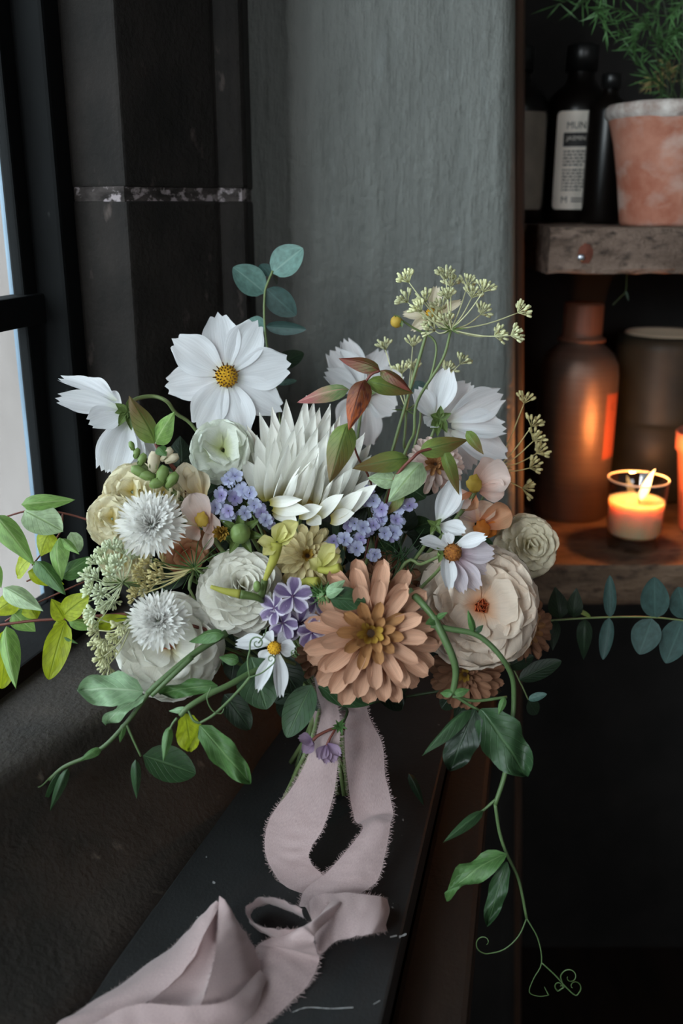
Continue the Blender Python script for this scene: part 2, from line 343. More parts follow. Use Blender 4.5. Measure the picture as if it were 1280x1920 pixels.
M['vine_g'] = leaf_mat('fresh_green_leaf', (132, 170, 92), (170, 196, 130), trans=.4)
M['vine_pale'] = leaf_mat('pale_grey_green_leaf', (168, 190, 150), (140, 166, 110), trans=.35)
M['bronze'] = leaf_mat('bronze_red_leaf', (112, 104, 58), (84, 40, 30), trans=.3, tipc=(120, 46, 34), blotch=(112, 62, 40))
M['rust'] = leaf_mat('rust_orange_leaf', (112, 70, 44), (80, 34, 24), trans=.3, tipc=(176, 84, 30), blotch=(92, 44, 34))
M['olive'] = leaf_mat('olive_green_leaf', (116, 136, 68), (84, 104, 50), trans=.3, tipc=(110, 90, 50))
M['pinktip'] = leaf_mat('green_leaf_with_pink_tip', (126, 150, 100), (190, 150, 130), trans=.3, tipc=(176, 110, 110))
M['pea'] = leaf_mat('bluish_green_pea_leaf', (136, 168, 128), (172, 196, 160), trans=.25)
M['pea_g'] = leaf_mat('mid_green_pea_leaf', (82, 120, 66), (120, 154, 98), trans=.3)
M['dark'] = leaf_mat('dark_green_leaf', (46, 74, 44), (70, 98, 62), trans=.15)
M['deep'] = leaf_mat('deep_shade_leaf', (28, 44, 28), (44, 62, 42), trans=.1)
M['ribbon'] = None

# ------------------------------------------------------------------ petal and leaf meshes
def wf(shape, u):
    def arc(a):                      # rounds off the end after u = a
        return 1 if u < a else max(0, 1 - ((u - a) / (1 - a)) ** 2.4) ** .45
    if shape == 'cosmos': return (.16 + .84 * math.sin(min(1, u / .64) * PI / 2) ** 1.15) * (1 if u < .64 else 1 - .38 * ((u - .64) / .36) ** 2)
    if shape == 'spike': return max(.0, (.5 + .5 * math.sin(min(1, u / .35) * PI / 2))) * (1 if u < .4 else max(.05, 1 - ((u - .4) / .6) ** 1.9))
    if shape == 'round': return (.28 + .72 * min(1, u / .6) ** .8) * arc(.6)
    if shape == 'zin': return (.42 + .58 * min(1, u / .5)) * arc(.78)
    if shape == 'lance': return max(.01, math.sin(PI * min(1, u ** .72)) ** .85 * (1 - .25 * u)) * 1.06
    if shape == 'oval': return max(.02, math.sin(PI * u ** .9) ** .62)
    if shape == 'long': return max(.02, math.sin(PI * u ** .85) ** .55)
    if shape == 'fringe': return .12 + .88 * u ** 1.3
    if shape == 'thin': return max(.04, math.sin(PI * u ** .7) ** .7)
_mc = {}
def pm(shape, mat, cup=.1, curl=0, ruffle=0, ridge=0, notch=0, fold=0, var=0, nu=10, nv=6, teeth=3, twist=0):
    key = (shape, mat, cup, curl, ruffle, ridge, notch, fold, var, nu, nv, teeth, twist)
    if key in _mc: return _mc[key]
    rd = random.Random(hash((shape, var, round(curl * 100), nu)) & 0xffff if False else (var * 31 + int(curl * 100) + nu * 7 + len(shape)))
    ph = rd.uniform(0, 6); vs, uvs, fs = [], [], []
    for i in range(nu + 1):
        u = 1 - (1 - i / nu) ** 1.5; w_ = wf(shape, u)
        for j in range(nv + 1):
            v = -1 + 2 * j / nv
            x = u - .10 * v * v * u * (1 if shape in ('cosmos', 'fringe') else 0)
            if notch: x += notch * u ** 5 * math.cos(teeth * PI * v) * (1 + .4 * math.sin(ph + 5 * v))
            y = w_ * v
            z = curl * u * u + cup * v * v * w_ + ridge * math.cos(v * PI * 2.5) * w_ * math.sin(PI * min(1, u * 1.05)) - fold * (1 - abs(v)) * w_
            if ruffle: z += ruffle * (.25 + abs(v)) * u * math.sin(u * 11 + v * 3 + ph) ; y += ruffle * .5 * v * math.sin(u * 17 + ph)
            if twist:
                a = twist * u; y, z = y * math.cos(a) - 0 * z, z + y * math.sin(a) * .25
            vs.append((x, y, z)); uvs.append((u, j / nv))
    for i in range(nu):
        for j in range(nv):
            a = i * (nv + 1) + j; fs.append((a, a + nv + 1, a + nv + 2, a + 1))
    m = mesh(shape + '_blade', vs, fs, M[mat], uvs); _mc[key] = m; return m
def put(name, me, parent, B, T, hw, nrm=None, roll=0, zs=1.0):
    "lay a blade mesh from B to T with half-width hw (metres), its upper side towards nrm"
    X = T - B; L = X.length; x = X / L
    n0 = nrm if nrm is not None else (-B.normalized() + V((0, 0, .35)))
    z = n0 - x * n0.dot(x)
    if z.length < 1e-4: z = x.orthogonal()
    z.normalize()
    if roll: z = Mx.Rotation(math.radians(roll), 3, x) @ z
    y = z.cross(x)
    m4 = Mx(((x.x * L, y.x * hw, z.x * L * zs, B.x), (x.y * L, y.y * hw, z.y * L * zs, B.y), (x.z * L, y.z * hw, z.z * L * zs, B.z), (0, 0, 0, 1)))
    return obj(name, me, parent, m4)
def pet(parent, b, t, hw, shape, mat, s, s2=None, roll=0, name='petal', **k):
    "petal / leaf given by base pixel, tip pixel and half-width in pixels at distance s"
    s2 = s if s2 is None else s2
    return put(name, pm(shape, mat, **k), parent, P(*b, s), P(*t, s2), hw * s / FPX, roll=roll)

BIND = P(615, 1335, .70)           # where the stems are tied
_rf = random.Random(5)
def stem_to_bind(parent, C, axis, r=.0013, mat='stem', name='stem', foot=True):
    pts = [C, C - axis * .02]
    mid = (C - axis * .05).lerp(BIND, .45) + V((0, .03, 0))
    pts += [mid, BIND + V((_rf.uniform(-.008, .008), _rf.uniform(-.006, .008), .01))]
    if foot:
        f = G(_rf.uniform(545, 690), _rf.uniform(1432, 1500)); f.z = ZS + .003
        pts += [f]
    return tube(name, pts, r, r, M[mat], parent, 6, 4)

def basis(axis):
    a = axis.normalized(); x = a.orthogonal().normalized(); return a, x, a.cross(x)
def ring(parent, C, axis, n, L, hw, el, me_list, r0=0, z0=0, ph=0, jit=.08, rd=None, name='petal', skip=None, lj=.07, arc=None):
    a, x, y = basis(axis)
    for i in range(n):
        an = ph + 2 * PI * (i + rd.uniform(-jit, jit)) / n
        if skip and skip(i): continue
        rad = x * math.cos(an) + y * math.sin(an)
        e = math.radians(el + rd.uniform(-6, 6)); d = rad * math.cos(e) + a * math.sin(e); up = a * math.cos(e) - rad * math.sin(e)
        B = C + rad * r0 + a * z0; Lk = L * (1 + rd.uniform(-lj, lj))
        put(name, me_list[i % len(me_list)], parent, B, B + d * Lk, hw * (1 + rd.uniform(-.08, .08)), nrm=up)
def tocam(C, dx=0, dy=0):
    "direction from C to the camera, turned by dx (right) and dy (up)"
    return ((-C).normalized() + RT * dx + UP * dy).normalized()

# ================================================================== SETTING
def structure(o): o['kind'] = 'structure'; return o
WALLY = .93
# painted wall with rounded right corner, splayed return into the alcove
pl = [(-.235, WALLY), (.150, WALLY)]
for k in range(1, 9):
    a = PI / 2 * k / 8 * .9
    pl.append((.148 + .022 * math.sin(a), WALLY + .022 * (1 - math.cos(a))))
pl += [(.176, 1.03), (-.235, 1.03)]
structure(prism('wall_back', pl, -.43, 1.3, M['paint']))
structure(prism('wall_back_lower', pl, -1.25, -.43, M['dark_shade_paint']))  # lower part of the same wall, its shade put into a darker colour
M['return_dark'] = rough_mat('darkened_wall_return', (66, 48, 38), (84, 62, 50), (40, 40, 8), .6, .3, .002)  # added brown strip, its colour dims the candle-lit return of the wall
structure(prism('trim_6', [(.168, .964), (.174, .960), (.180, .966), (.188, 1.000), (.190, 1.035), (.168, 1.035)], -1.25, 1.3, M['return_dark'], bev=.002))
for o in [o for o in W if o.name.startswith(('wall_back', 'trim_6'))]:      # the old corner leans a little
    for v in o.data.vertices:
        if v.co.x + W[o].translation.x > .1: v.co.x -= .054 * (v.co.z + W[o].translation.z + .12)
structure(box('wall_alcove_left', (.02, 1.03, -1.25), (.06, 1.40, 1.3), M['dark_shade_paint']))
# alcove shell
structure(box('wall_alcove', (.02, 1.38, -1.25), (1.4, 1.42, 1.3), M['dark_shade_paint']))
structure(box('wall_right', (1.38, -2.3, -1.25), (1.42, 1.42, 1.3), M['plaster']))
structure(box('ceiling', (-1.0, -2.3, 1.28), (1.42, 1.42, 1.32), M['plaster']))
structure(box('floor', (-1.0, -2.3, -1.29), (1.42, 1.42, -1.25), M['ledge']))
# unseen rear wall with an opening made for the added fill light
rw = box('wall_rear', (-1.1, -2.02, -1.25), (.45, -1.98, 1.3), M['plaster']); structure(rw)
structure(box('wall_rear.001', (1.35, -2.02, -1.25), (1.42, -1.98, 1.3), M['plaster']))
structure(box('wall_rear.002', (.45, -2.02, -1.25), (1.35, -1.98, .05), M['plaster']))
structure(box('wall_rear.003', (.45, -2.02, .95), (1.35, -1.98, 1.3), M['plaster']))

# window plane on the left: x = -.46 + .28 Y
def WP(Y, off=0):       # off: metres into the room
    return (-.46 + .28 * Y + off * .963, Y - off * .27)
def wprism(name, Y0, Y1, o0, o1, z0, z1, mat, parent=None, bev=0):
    return prism(name, [WP(Y0, o0), WP(Y1, o0), WP(Y1, o1), WP(Y0, o1)], z0, z1, mat, parent, bev)
structure(wprism('wall_left', -2.2, -1.58, -.06, .04, -1.25, 1.3, M['stone']))
structure(wprism('wall_left_below', -1.6, .80, -.08, .03, -1.25, -.36, M['stone']))
structure(wprism('wall_left_above', -1.6, .80, -.06, .04, .98, 1.3, M['stone']))
win = wprism('window_1', .765, .80, -.006, .035, -.36, 1.0, M['frame'], bev=.003); structure(win)       # far stile
for nm, a in (('window_rail', (-1.6, .80, -.01, .052, -.365, -.318)), ('glazing_bar', (-1.6, .77, -.004, .016, -.089, -.066)), ('glazing_bar', (-1.6, .77, -.004, .016, .36, .382)), ('window_rail', (-1.6, .80, -.01, .03, .95, 1.0)),
              ('glazing_bar', (.36, .385, -.004, .016, -.32, .95)), ('glazing_bar', (-.02, .005, -.004, .016, -.32, .95)), ('window_stile', (-1.62, -1.57, -.006, .035, -.36, 1.0)), ('putty_bead', (.748, .766, .0, .010, -.318, .95)), ('window_bead', (.79, .815, .03, .05, -.36, 1.0))):
    wprism(nm, *a, M['frame'], win, bev=.002)
pane = glass('old_window_glass', (238, 244, 246), .02)
for (a, b) in ((-1.57, -.9), (-.9, -.45), (-.45, -.02), (.005, .36), (.385, .765)):
    for (c, d) in ((-.318, -.089), (-.066, .36), (.382, .95)):
        wprism('pane', a, b, .003, .006, c, d, pane, win)
# blue-grey outer reveal and the house across
structure(wprism('trim_1', .768, .80, -.018, -.006, -.5, 1.2, M['bluewood'], bev=.003))
structure(wprism('trim_2', .80, .84, -.024, -.010, -.5, 1.2, M['bluewood'], bev=.003))
ow = box('neighbouring_wall', (-3.2, 2.6, -1.25), (.9, 2.8, 1.65), M['outwall'])
tag(ow, 'pale pinkish rendered wall seen outside through the window panes', 'wall', kind='structure')
structure(box('ground_outside', (-5.5, -3, -1.5), (-1.2, 5, -1.3), M['outwall']))

# stone jamb in courses with pale mortar between
jamb_plan = [(-.238, .800), (-.240, .792), (-.238, .781), (-.226, .779), (-.222, .787), (-.210, .787), (-.206, .776), (-.196, .770), (-.160, .750), (-.157, .753), (-.102, .822), (-.100, .827), (-.092, .824), (-.080, .826), (-.077, .832), (-.082, WALLY + .01), (-.235, WALLY + .01)]
jp = structure(prism('wall_jamb', [(-.235, .85), (-.10, .87), (-.10, .96), (-.235, .96)], -.43, 1.29, M['stone']))
for (z0, z1) in ((.012, .47), (-.435, .002), (.478, .95), (.958, 1.29)):
    prism('stone_block', jamb_plan, z0, z1, M['stone'], jp, bev=.0025)
for z in (.002, .47, .95):
    inner = [(x + (.0006 if x < -.16 else -.0015), y + .0018) for x, y in jamb_plan]
    prism('mortar_joint', inner, z - .0005, z + .0105, M['mortar'], jp)

# slate board, left block and ledge on the right
def line(p, q, Y): t = (Y - p[1]) / (q[1] - p[1]); return (p[0] + (q[0] - p[0]) * t, Y)
LA, LB = (-.146, .407), (-.0674, .661); RA, RB = (.0215, .407), (.0543, .55)
KA, KB = (.078, .464), (.131, .734)
sill = prism('window_sill', [line(LA, LB, -.1), line(RA, RB, -.1), line(RA, RB, WALLY), line(LA, LB, WALLY)][::1], ZS - .026, ZS, M['slate'], bev=.002)
tag(sill, kind='structure'); sill.name = 'trim_3'
# pale scratch marks on the slate
sc_m = plain('chalky_scratch', (150, 150, 150), .9)
def scratch(pts, wd=.0006):
    q = [G(x, y, .0006) for x, y in pts]; c = cr(q, 6); vs, fs = [], []
    for i, p in enumerate(c):
        ww = wd * (.35 + abs(noise.noise(p * 300))) ; vs += [p + V((0, ww, 0)), p - V((0, ww, 0))]
    for i in range(len(c) - 1): fs.append((2 * i, 2 * i + 1, 2 * i + 3, 2 * i + 2))
    wobj('scratch', vs, fs, sc_m, sill)
scratch([(548, 1898), (575, 1889), (620, 1891), (662, 1889)]); scratch([(700, 1883), (712, 1876)]); scratch([(731, 1757), (744, 1754)], .001); scratch([(748, 1757), (762, 1751)], .0014)
# left block: lit top, sloping side falling to the slate
TA, TB = (-.2068, .5047), (-.113, .657)
bvs, bfs = [], []
Ys = [-.1 + i * (1.06 / 30) for i in range(31)]
prof = []
for Y in Ys:
    t = line(TA, TB, min(Y, .70)); t = (t[0], Y); fo = line(LA, LB, Y); zt = -.33
    t = (min(t[0], fo[0] - .03), Y)
    row = [(min(-.46 + .28 * min(Y, .8), t[0] - .04), Y, zt), (t[0] - .03, Y, zt), (t[0] - .006, Y, zt), (t[0] + .003, Y, zt - .005), (t[0] + .006, Y, zt - .012)]
    ex, ez = t[0] + .006, zt - .012
    for k in range(1, 7):
        q = k / 6; row.append((ex + (fo[0] + .004 - ex) * q, Y, ez + (ZS - .002 - ez) * (q ** .72)))
    row.append((fo[0] + .004, Y, -.5)); prof.append(row)
nr = len(prof[0])
for r_ in prof:
    for p in r_:
        d = .0016 * noise.noise(V(p) * 30) + .001 * noise.noise(V(p) * 90)
        bvs.append((p[0] + d, p[1], p[2] + d))
for i in range(len(prof) - 1):
    for j in range(nr - 1): bfs.append((i * nr + j, i * nr + j + 1, (i + 1) * nr + j + 1, (i + 1) * nr + j))
bl = wobj('trim_4', bvs, bfs, M['sill_stone']); structure(bl)
structure(prism('trim_5', [line(RA, RB, -.1), line(KA, KB, -.1), line(KA, KB, WALLY), line(RA, RB, WALLY)], -.50, ZS - .028, M['ledge'], bev=.004))
structure(prism('wall_below_sill', [line(LA, LB, -.1), line(KA, KB, -.1)[:1] + (-.1,), (line(KA, KB, WALLY)[0] - .012, WALLY), line(LA, LB, WALLY)], -1.25, -.50, M['dark_shade_paint']))

# ================================================================== SHELVES AND THINGS ON THEM
def plank(name, x0, x1, y0, y1, z0, z1, mat, seed, label, rough=.0014):
    nx, ny, nz_ = 90, 14, 9
    bm = bmesh.new(); bmesh.ops.create_cube(bm, size=1)
    m = None
    vs, fs, idx = [], [], {}
    def vid(i, j, k):
        if (i, j, k) not in idx:
            p = V((x0 + (x1 - x0) * i / nx, y0 + (y1 - y0) * (j / ny) ** 1.5, z0 + (z1 - z0) * k / nz_))
            q = V((p.x * 60, p.y * 60, p.z * 60 + seed)); d = noise.noise_vector(q) * rough + noise.noise_vector(q * 3.1) * rough * .5
            if j == 0 and k in (0, nz_): d += V((0, 1, .3 if k == 0 else -.3)) * rough * 1.4 * (1 + noise.noise(q * 4))
            idx[(i, j, k)] = len(vs); vs.append(p + d)
        return idx[(i, j, k)]
    for i in range(nx):
        for k in range(nz_):
            fs.append((vid(i, 0, k), vid(i + 1, 0, k), vid(i + 1, 0, k + 1), vid(i, 0, k + 1)))
            fs.append((vid(i, ny, k), vid(i, ny, k + 1), vid(i + 1, ny, k + 1), vid(i + 1, ny, k)))
        for j in range(ny):
            fs.append((vid(i, j, nz_), vid(i + 1, j, nz_), vid(i + 1, j + 1, nz_), vid(i, j + 1, nz_)))
            fs.append((vid(i, j, 0), vid(i, j + 1, 0), vid(i + 1, j + 1, 0), vid(i + 1, j, 0)))
    for j in range(ny):
        for k in range(nz_):
            fs.append((vid(0, j, k), vid(0, j, k + 1), vid(0, j + 1, k + 1), vid(0, j + 1, k)))
            fs.append((vid(nx, j, k), vid(nx, j + 1, k), vid(nx, j + 1, k + 1), vid(nx, j, k + 1)))
    bm.free()
    o = wobj(name, vs, fs, mat, None, smooth=False); tag(o, label, 'shelf'); return o
ZU = -.0215; ZL = -.3775
up = plank('wooden_shelf', .204, 1.37, .978, 1.37, ZU - .045, ZU, M['shelf'], 1, 'upper rough-sawn timber shelf carrying the terracotta pot and bottles')
low = plank('wooden_shelf', .196, 1.37, .985, 1.37, ZL - .048, ZL, M['shelf_low'], 9, 'lower timber shelf lit orange by the candle standing on it')
knot = rough_mat('rust_brown_knot', (84, 46, 36), (116, 68, 54), (60, 60, 60), .9, .5, .002)
kp = P(1072, 470, 1.0); kp.y = .9762
vs = []; fs = []
for r_ in (0, 1):
    for k in range(18):
        a = 2 * PI * k / 18; rr = (.0001 if r_ == 0 else .0075 * (1 + .35 * noise.noise(V((math.cos(a) * 2, math.sin(a) * 2, 4)))))
        vs.append(V((kp.x + rr * math.cos(a), kp.y - (.0012 if r_ == 0 else -.001), kp.z + 1.35 * rr * math.sin(a))))
fs = [(k, (k + 1) % 18, 18 + (k + 1) % 18, 18 + k) for k in range(18)]
wobj('wood_knot', vs, fs, knot, up)
nl = P(1068, 478, .99); nl.y = .974
blob('nail_head', nl, .0034, plain('steel_nail', (190, 196, 206), .3, metal=.9), up, (1, 1, .45), V((0, -1, 0)), 14, 8)

# terracotta pot and fern
PC = V((.3365, 1.048, ZU))
pot = thing('terracotta_pot', 'weathered terracotta flower pot with a lime-crusted rim holding the fern', 'pot', PC)
lathe('pot_body', [(.0, .0), (.044, .0), (.0455, .004), (.051, .045), (.0575, .080), (.0620, .095), (.0650, .1035)], PC, M['terracotta'], pot, 64, .012, 3)
lathe('rim', [(.0635, .101), (.0662, .1035), (.0682, .107), (.0680, .113), (.0655, .1165), (.060, .115), (.058, .108), (.057, .095)], PC, M['lime'], pot, 64, .03, 8)
lathe('soil', [(.058, .100), (.03, .103), (.0001, .104)], PC, M['soil'], pot, 32, .02, 2)
FC = PC + V((0, 0, .104))
fern = thing('asparagus_fern', 'feathery green asparagus fern spilling out of the terracotta pot', 'plant', FC)
M['fern'] = leaf_mat('fern_green', (58, 92, 48), trans=.2, veins=False)
M['fern_dry'] = leaf_mat('dry_fern', (150, 130, 84), trans=.2, veins=False)
rd = random.Random(11)
fronds = [((1262, 150), (1240, 60), (1200, 0), (1130, -20), (1040, 10)), ((1262, 140), (1250, 40), (1215, -40), (1150, -40), (1085, 12)), ((1270, 130), (1262, 20), (1262, -30), (1240, -10), (1195, 50)),
          ((1265, 150), (1235, 120), (1200, 90), (1150, 45), (1120, 5)), ((1275, 160), (1250, 110), (1235, 80), (1215, 50), (1190, 70)), ((1280, 150), (1290, 60), (1300, 10), (1285, 0), (1255, 30)),
          ((1270, 150), (1240, 160), (1215, 140), (1190, 110), (1185, 80)), ((1280, 150), (1300, 90), (1290, 60), (1270, 60), (1250, 80)), ((1272, 160), (1262, 130), (1250, 130), (1235, 140), (1215, 160)),
          ((1275, 140), (1280, 20), (1260, -60), (1200, -60), (1130, -10)), ((1262, 150), (1220, 60), (1170, 20), (1120, 20), (1140, 60)), ((1285, 150), (1320, 60), (1330, 0), (1310, -10), (1280, 40))]
for i, fr in enumerate(fronds):
    s = .97 + rd.uniform(-.06, .07)
    pts = [FC + V((rd.uniform(-.02, .02), rd.uniform(-.02, .02), -.004))] + [P(x, y, s - .012 * k) for k, (x, y) in enumerate(fr[1:])]
    fo = tube('frond_stem', pts, .0008, .0003, M['stem_dark'], fern, 5, 6)
    c = cr(pts, 10); vs, fs, uvs = [], [], []
    for k in range(6, len(c)):
        for q in range(1 + (k + i) % 2):
            d = (c[k] - c[k - 1]).normalized() * rd.uniform(.4, 1.2) + V((rd.uniform(-1, 1), rd.uniform(-1, 1), rd.uniform(-1, .7)))
            d.normalize(); L = rd.uniform(.010, .028); sd = d.cross(V((rd.uniform(-1, 1), 1, rd.uniform(-1, 1)))).normalized() * .00055
            b = len(vs); vs += [c[k] - sd * .4, c[k] + sd * .4, c[k] + d * L * .5 + sd * 1.3, c[k] + d * L * .5 - sd * 1.3, c[k] + d * L]
            fs += [(b, b + 1, b + 2, b + 3), (b + 3, b + 2, b + 4)]; uvs += [(.1, .5)] * 5
    nd = wobj('needles', vs, fs, M['fern_dry'] if i in (8,) else M['fern'], fern, uvs); nd['kind'] = 'stuff'

# dark bottles on the upper shelf
amber = plain('near_black_amber_glass', (14, 10, 8), .3, .3)
labelm = rough_mat('cream_paper_label', (232, 222, 210), (240, 230, 218), (40, 40, 40), .6, .05, .0005)
ink = plain('black_ink', (34, 32, 32), .6)
def curved(name, C, R, a0, a1, z0, z1, mat, parent, rc=.0, off=.0004, seg=14):
    "patch of a cylinder; a = angle from straight towards the camera side (-y), positive to the right"
    vs, fs = [], []; nz_ = 16 if rc else 2
    for j in range(nz_ + 1):
        t = .5 - .5 * math.cos(PI * j / nz_); z = z0 + (z1 - z0) * t
        e = min(z - z0, z1 - z); ins = 0
        if rc and e < rc: ins = (rc - math.sqrt(max(0, rc * rc - (rc - e) ** 2))) / R
        for i in range(seg + 1):
            a = (a0 + ins) + (a1 - a0 - 2 * ins) * i / seg
            vs.append(V((C.x + (R + off) * math.sin(a), C.y - (R + off) * math.cos(a), C.z + z)))
    for j in range(nz_):
        for i in range(seg):
            k = j * (seg + 1) + i; fs.append((k, k + 1, k + seg + 2, k + seg + 1))
    return wobj(name, vs, fs, mat, parent)
def curved_text(name, txt, C, R, a0, z0, size, mat, parent, off=.0008, sx=1):
    cu = bpy.data.curves.new(name, 'FONT'); cu.body = txt; cu.size = size; cu.resolution_u = 2
    o = bpy.data.objects.new(name, cu); COL.objects.link(o); dg = bpy.context.evaluated_depsgraph_get(); dg.update()
    me = bpy.data.meshes.new_from_object(o.evaluated_get(dg)); bpy.data.objects.remove(o)
    me.materials.clear(); me.materials.append(mat)
    pc = W[parent].translation
    for v in me.vertices:
        a = a0 + v.co.x * sx / R
        v.co = V((C.x + (R + off) * math.sin(a), C.y - (R + off) * math.cos(a), C.z + z0 + v.co.y)) - pc
    return obj(name, me, parent, Mx.Translation(pc))
shadedm = rough_mat('shaded_grey_label', (112, 104, 94), (128, 118, 106), (40, 40, 40), .7, .05, .0005)  # label darkened in colour to stand for the wall corner's shade
def bottle(C, R, H, label, lab=None, text=False):
    t = thing('glass_bottle', label, 'bottle', C, 'dark bottles on the upper shelf')
    sh = H * .60
    lathe('bottle_body', [(.0001, 0), (R * .9, 0), (R, .004), (R, sh), (R * .95, sh + R * .25), (R * .78, sh + R * .5), (R * .5, sh + R * .72), (R * .38, sh + R * .9), (R * .36, sh + R * 1.2)], C, amber, t, 48)
    lathe('cap', [(R * .36, sh + R * 1.1), (R * .46, sh + R * 1.1), (R * .46, sh + R * 1.75), (R * .42, sh + R * 1.8), (.0001, sh + R * 1.8)], C, plain('black_plastic', (18, 18, 18), .35), t, 32)
    if lab:
        lo = curved('label', C, R, *lab, labelm if text else shadedm, t, rc=.005)
        if text:
            a0, a1, z0, z1 = lab; A = a0 + .27
            curved_text('lettering', 'MUNDI', C, R, A + .04, z1 - .0185, .0105, ink, lo, sx=.9)
            curved('printed_band', C, R, A - .03, a1 - .25, z1 - .037, z1 - .0225, ink, lo, off=.0007)
            curved_text('lettering', 'JASMIN', C, R, A + .06, z1 - .0305, .0065, labelm, lo, off=.0012)
            rr = random.Random(3)
            for k, zz in enumerate([.042, .0455, .049, .0525, .056, .0615, .065, .0685, .072, .0755, .079, .0825]):
                a = A; end = a1 - .3 - (.5 if k in (4, 11) else 0)
                while a < end:
                    w_ = rr.uniform(.04, .16); curved('text_line', C, R, a, min(a + w_, end), z1 - zz - .0009, z1 - zz + .0007, ink, lo, off=.0007, seg=3); a += w_ + .03
            curved_text('lettering', 'M', C, R, A, z0 + .007, .010, ink, lo)
            for q in (0, .003): curved('text_line', C, R, A + .3, a1 - .3, z0 + .008 + q, z0 + .0094 + q, ink, lo, off=.0007, seg=4)
    return t
def shelfpt(px, py, Y, z):
    d = P(px, py, 1); s = Y / d.y; return V((d.x * s, Y, z))
back = box('plank', (.07, 1.10, ZU - .043), (1.37, 1.372, ZU - .0005), M['shelf'], up)
bottle(shelfpt(1078, 300, 1.175, ZU), .0385, .20, 'dark glass bottle with the readable cream printed label on the upper shelf', (-.84, .78, .0155, .119), True)
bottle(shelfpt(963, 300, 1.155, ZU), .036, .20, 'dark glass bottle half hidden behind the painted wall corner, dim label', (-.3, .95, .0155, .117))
bottle(shelfpt(1134, 300, 1.112, ZU), .0215, .19, 'unlabelled dark glass bottle between the labelled bottle and the pot')

# tall brushed bottle on the lower shelf
BC = shelfpt(1070, 900, 1.175, ZL)
tb = thing('tall_bottle', 'tall brown metal bottle with cap reflecting the candle flame', 'bottle', BC)
brass = rough_mat('brown_brushed_metal', (104, 86, 76), (122, 100, 88), (6, 6, 900), .36, .35, .0012, spec=.5, metal=.55)
lathe('bottle_body', [(.0001, 0), (.0452, 0), (.0478, .003), (.0478, .178), (.0462, .192), (.040, .204), (.031, .212), (.0255, .216), (.0235, .222)], BC, brass, tb, 64)
capm = rough_mat('rust_brown_cap', (92, 60, 46), (110, 74, 58), (200, 200, 10), .5, .1, .001)
cp = lathe('cap', [(.0225, .218), (.0285, .219), (.0285, .2225), (.0245, .2235), (.0240, .226), (.0235, .2275), (.0235, .262), (.022, .2645), (.0001, .265)], BC, capm, tb, 48)
curved('label', BC, .0478, .56, 1.15, .080, .160, plain('orange_paper_label', (150, 72, 48), .6), tb)
curved_text('lettering', 'C', BC, .0478, .74, .140, .012, plain('brown_ink', (90, 36, 24), .6), tb)

# dim jar with pale rim
JC = shelfpt(1240, 700, 1.27, ZL)
jar = thing('stoneware_jar', 'dark round stoneware jar with a pale inside rim behind the candle', 'jar', JC)
stw = rough_mat('dark_stoneware', (34, 34, 28), (54, 52, 42), (20, 20, 20), .5, .2, .002)
lathe('jar_body', [(.0001, 0), (.062, 0), (.068, .008), (.070, .05), (.070, .10), (.064, .104), (.062, .108), (.062, .20), (.060, .212), (.052, .216)], JC, stw, jar, 48)
lathe('jar_rim', [(.052, .2155), (.050, .218), (.047, .2165), (.040, .211), (.0001, .209)], JC, plain('pale_glaze', (226, 210, 184), .5), jar, 48)

# candle in glass
CC = shelfpt(1187, 1000, 1.048, ZL)
cd = thing('votive_candle', 'burning cream candle in a clear glass tumbler on the lower shelf', 'candle', CC)
gl = glass('tumbler_glass', (238, 232, 226), .04, 1.9)
R0 = .0335
lathe('glass_tumbler', [(.0001, 0), (R0 * .84, 0), (R0 * .88, .002), (R0 * .90, .012), (R0, .078), (R0 + .0004, .0800), (R0 - .001, .0812), (R0 - .002, .080), (R0 * .90 - .002, .014), (R0 * .84, .0135), (.0001, .013)], CC, gl, cd, 56)
rv_, rf_ = [], []
rmc = [CC + V((R0 * math.cos(2 * PI * k / 40), R0 * math.sin(2 * PI * k / 40), .0805)) for k in range(41)]
tube_geo(rmc, .0009, .0009, 6, 1, 0, rv_, rf_)
wobj('glass_rim', rv_, rf_, plain('rim_highlight', (236, 220, 200), .15, .8), cd)  # pale opaque ring, the glass rim's highlight put into its colour
m, n, b, out = nt('warm_wax'); b.inputs['Base Color'].default_value = (*s2l((238, 214, 178)), 1); b.inputs['Roughness'].default_value = .35
b.inputs['Subsurface Weight'].default_value = 1; b.inputs['Subsurface Radius'].default_value = (1, .5, .25); b.inputs['Subsurface Scale'].default_value = .02
wax = m
lathe('wax', [(.0001, .015), (R0 * .80, .015), (R0 * .875, .019), (R0 * .93, .054), (R0 * .92, .056), (R0 * .88, .0535), (R0 * .5, .0515), (.0001, .051)], CC, wax, cd, 48)
wk = CC + V((.003, 0, .050))
tube('wick', [wk, wk + V((.0003, 0, .004)), wk + V((-.001, 0, .0075)), wk + V((.002, 0, .009))], .0008, .0006, plain('charred_wick', (30, 20, 14), .9), cd)
fm = bpy.data.materials.new('flame'); fm.use_nodes = True; n = fm.node_tree; b = n.nodes['Principled BSDF']; n.nodes.remove(b)
em = N(n, 'ShaderNodeEmission'); em.inputs[0].default_value = (1, .56, .20, 1); em.inputs[1].default_value = 9
n.links.new(em.outputs[0], n.nodes['Material Output'].inputs[0])
fvs, ffs = [], []
fb = wk + V((.002, 0, .006)); prof = [(0, .0008), (.08, .0032), (.22, .0047), (.38, .0047), (.55, .0038), (.72, .0026), (.88, .0013), (1, .0002)]
for i, (t, r) in enumerate(prof):
    for k in range(14):
        a = 2 * PI * k / 14; off = V((.0135 * t ** 1.6 + .001 * math.sin(t * 5), 0, .036 * t)); fvs.append(fb + off + V((math.cos(a) * r, math.sin(a) * r, 0)))
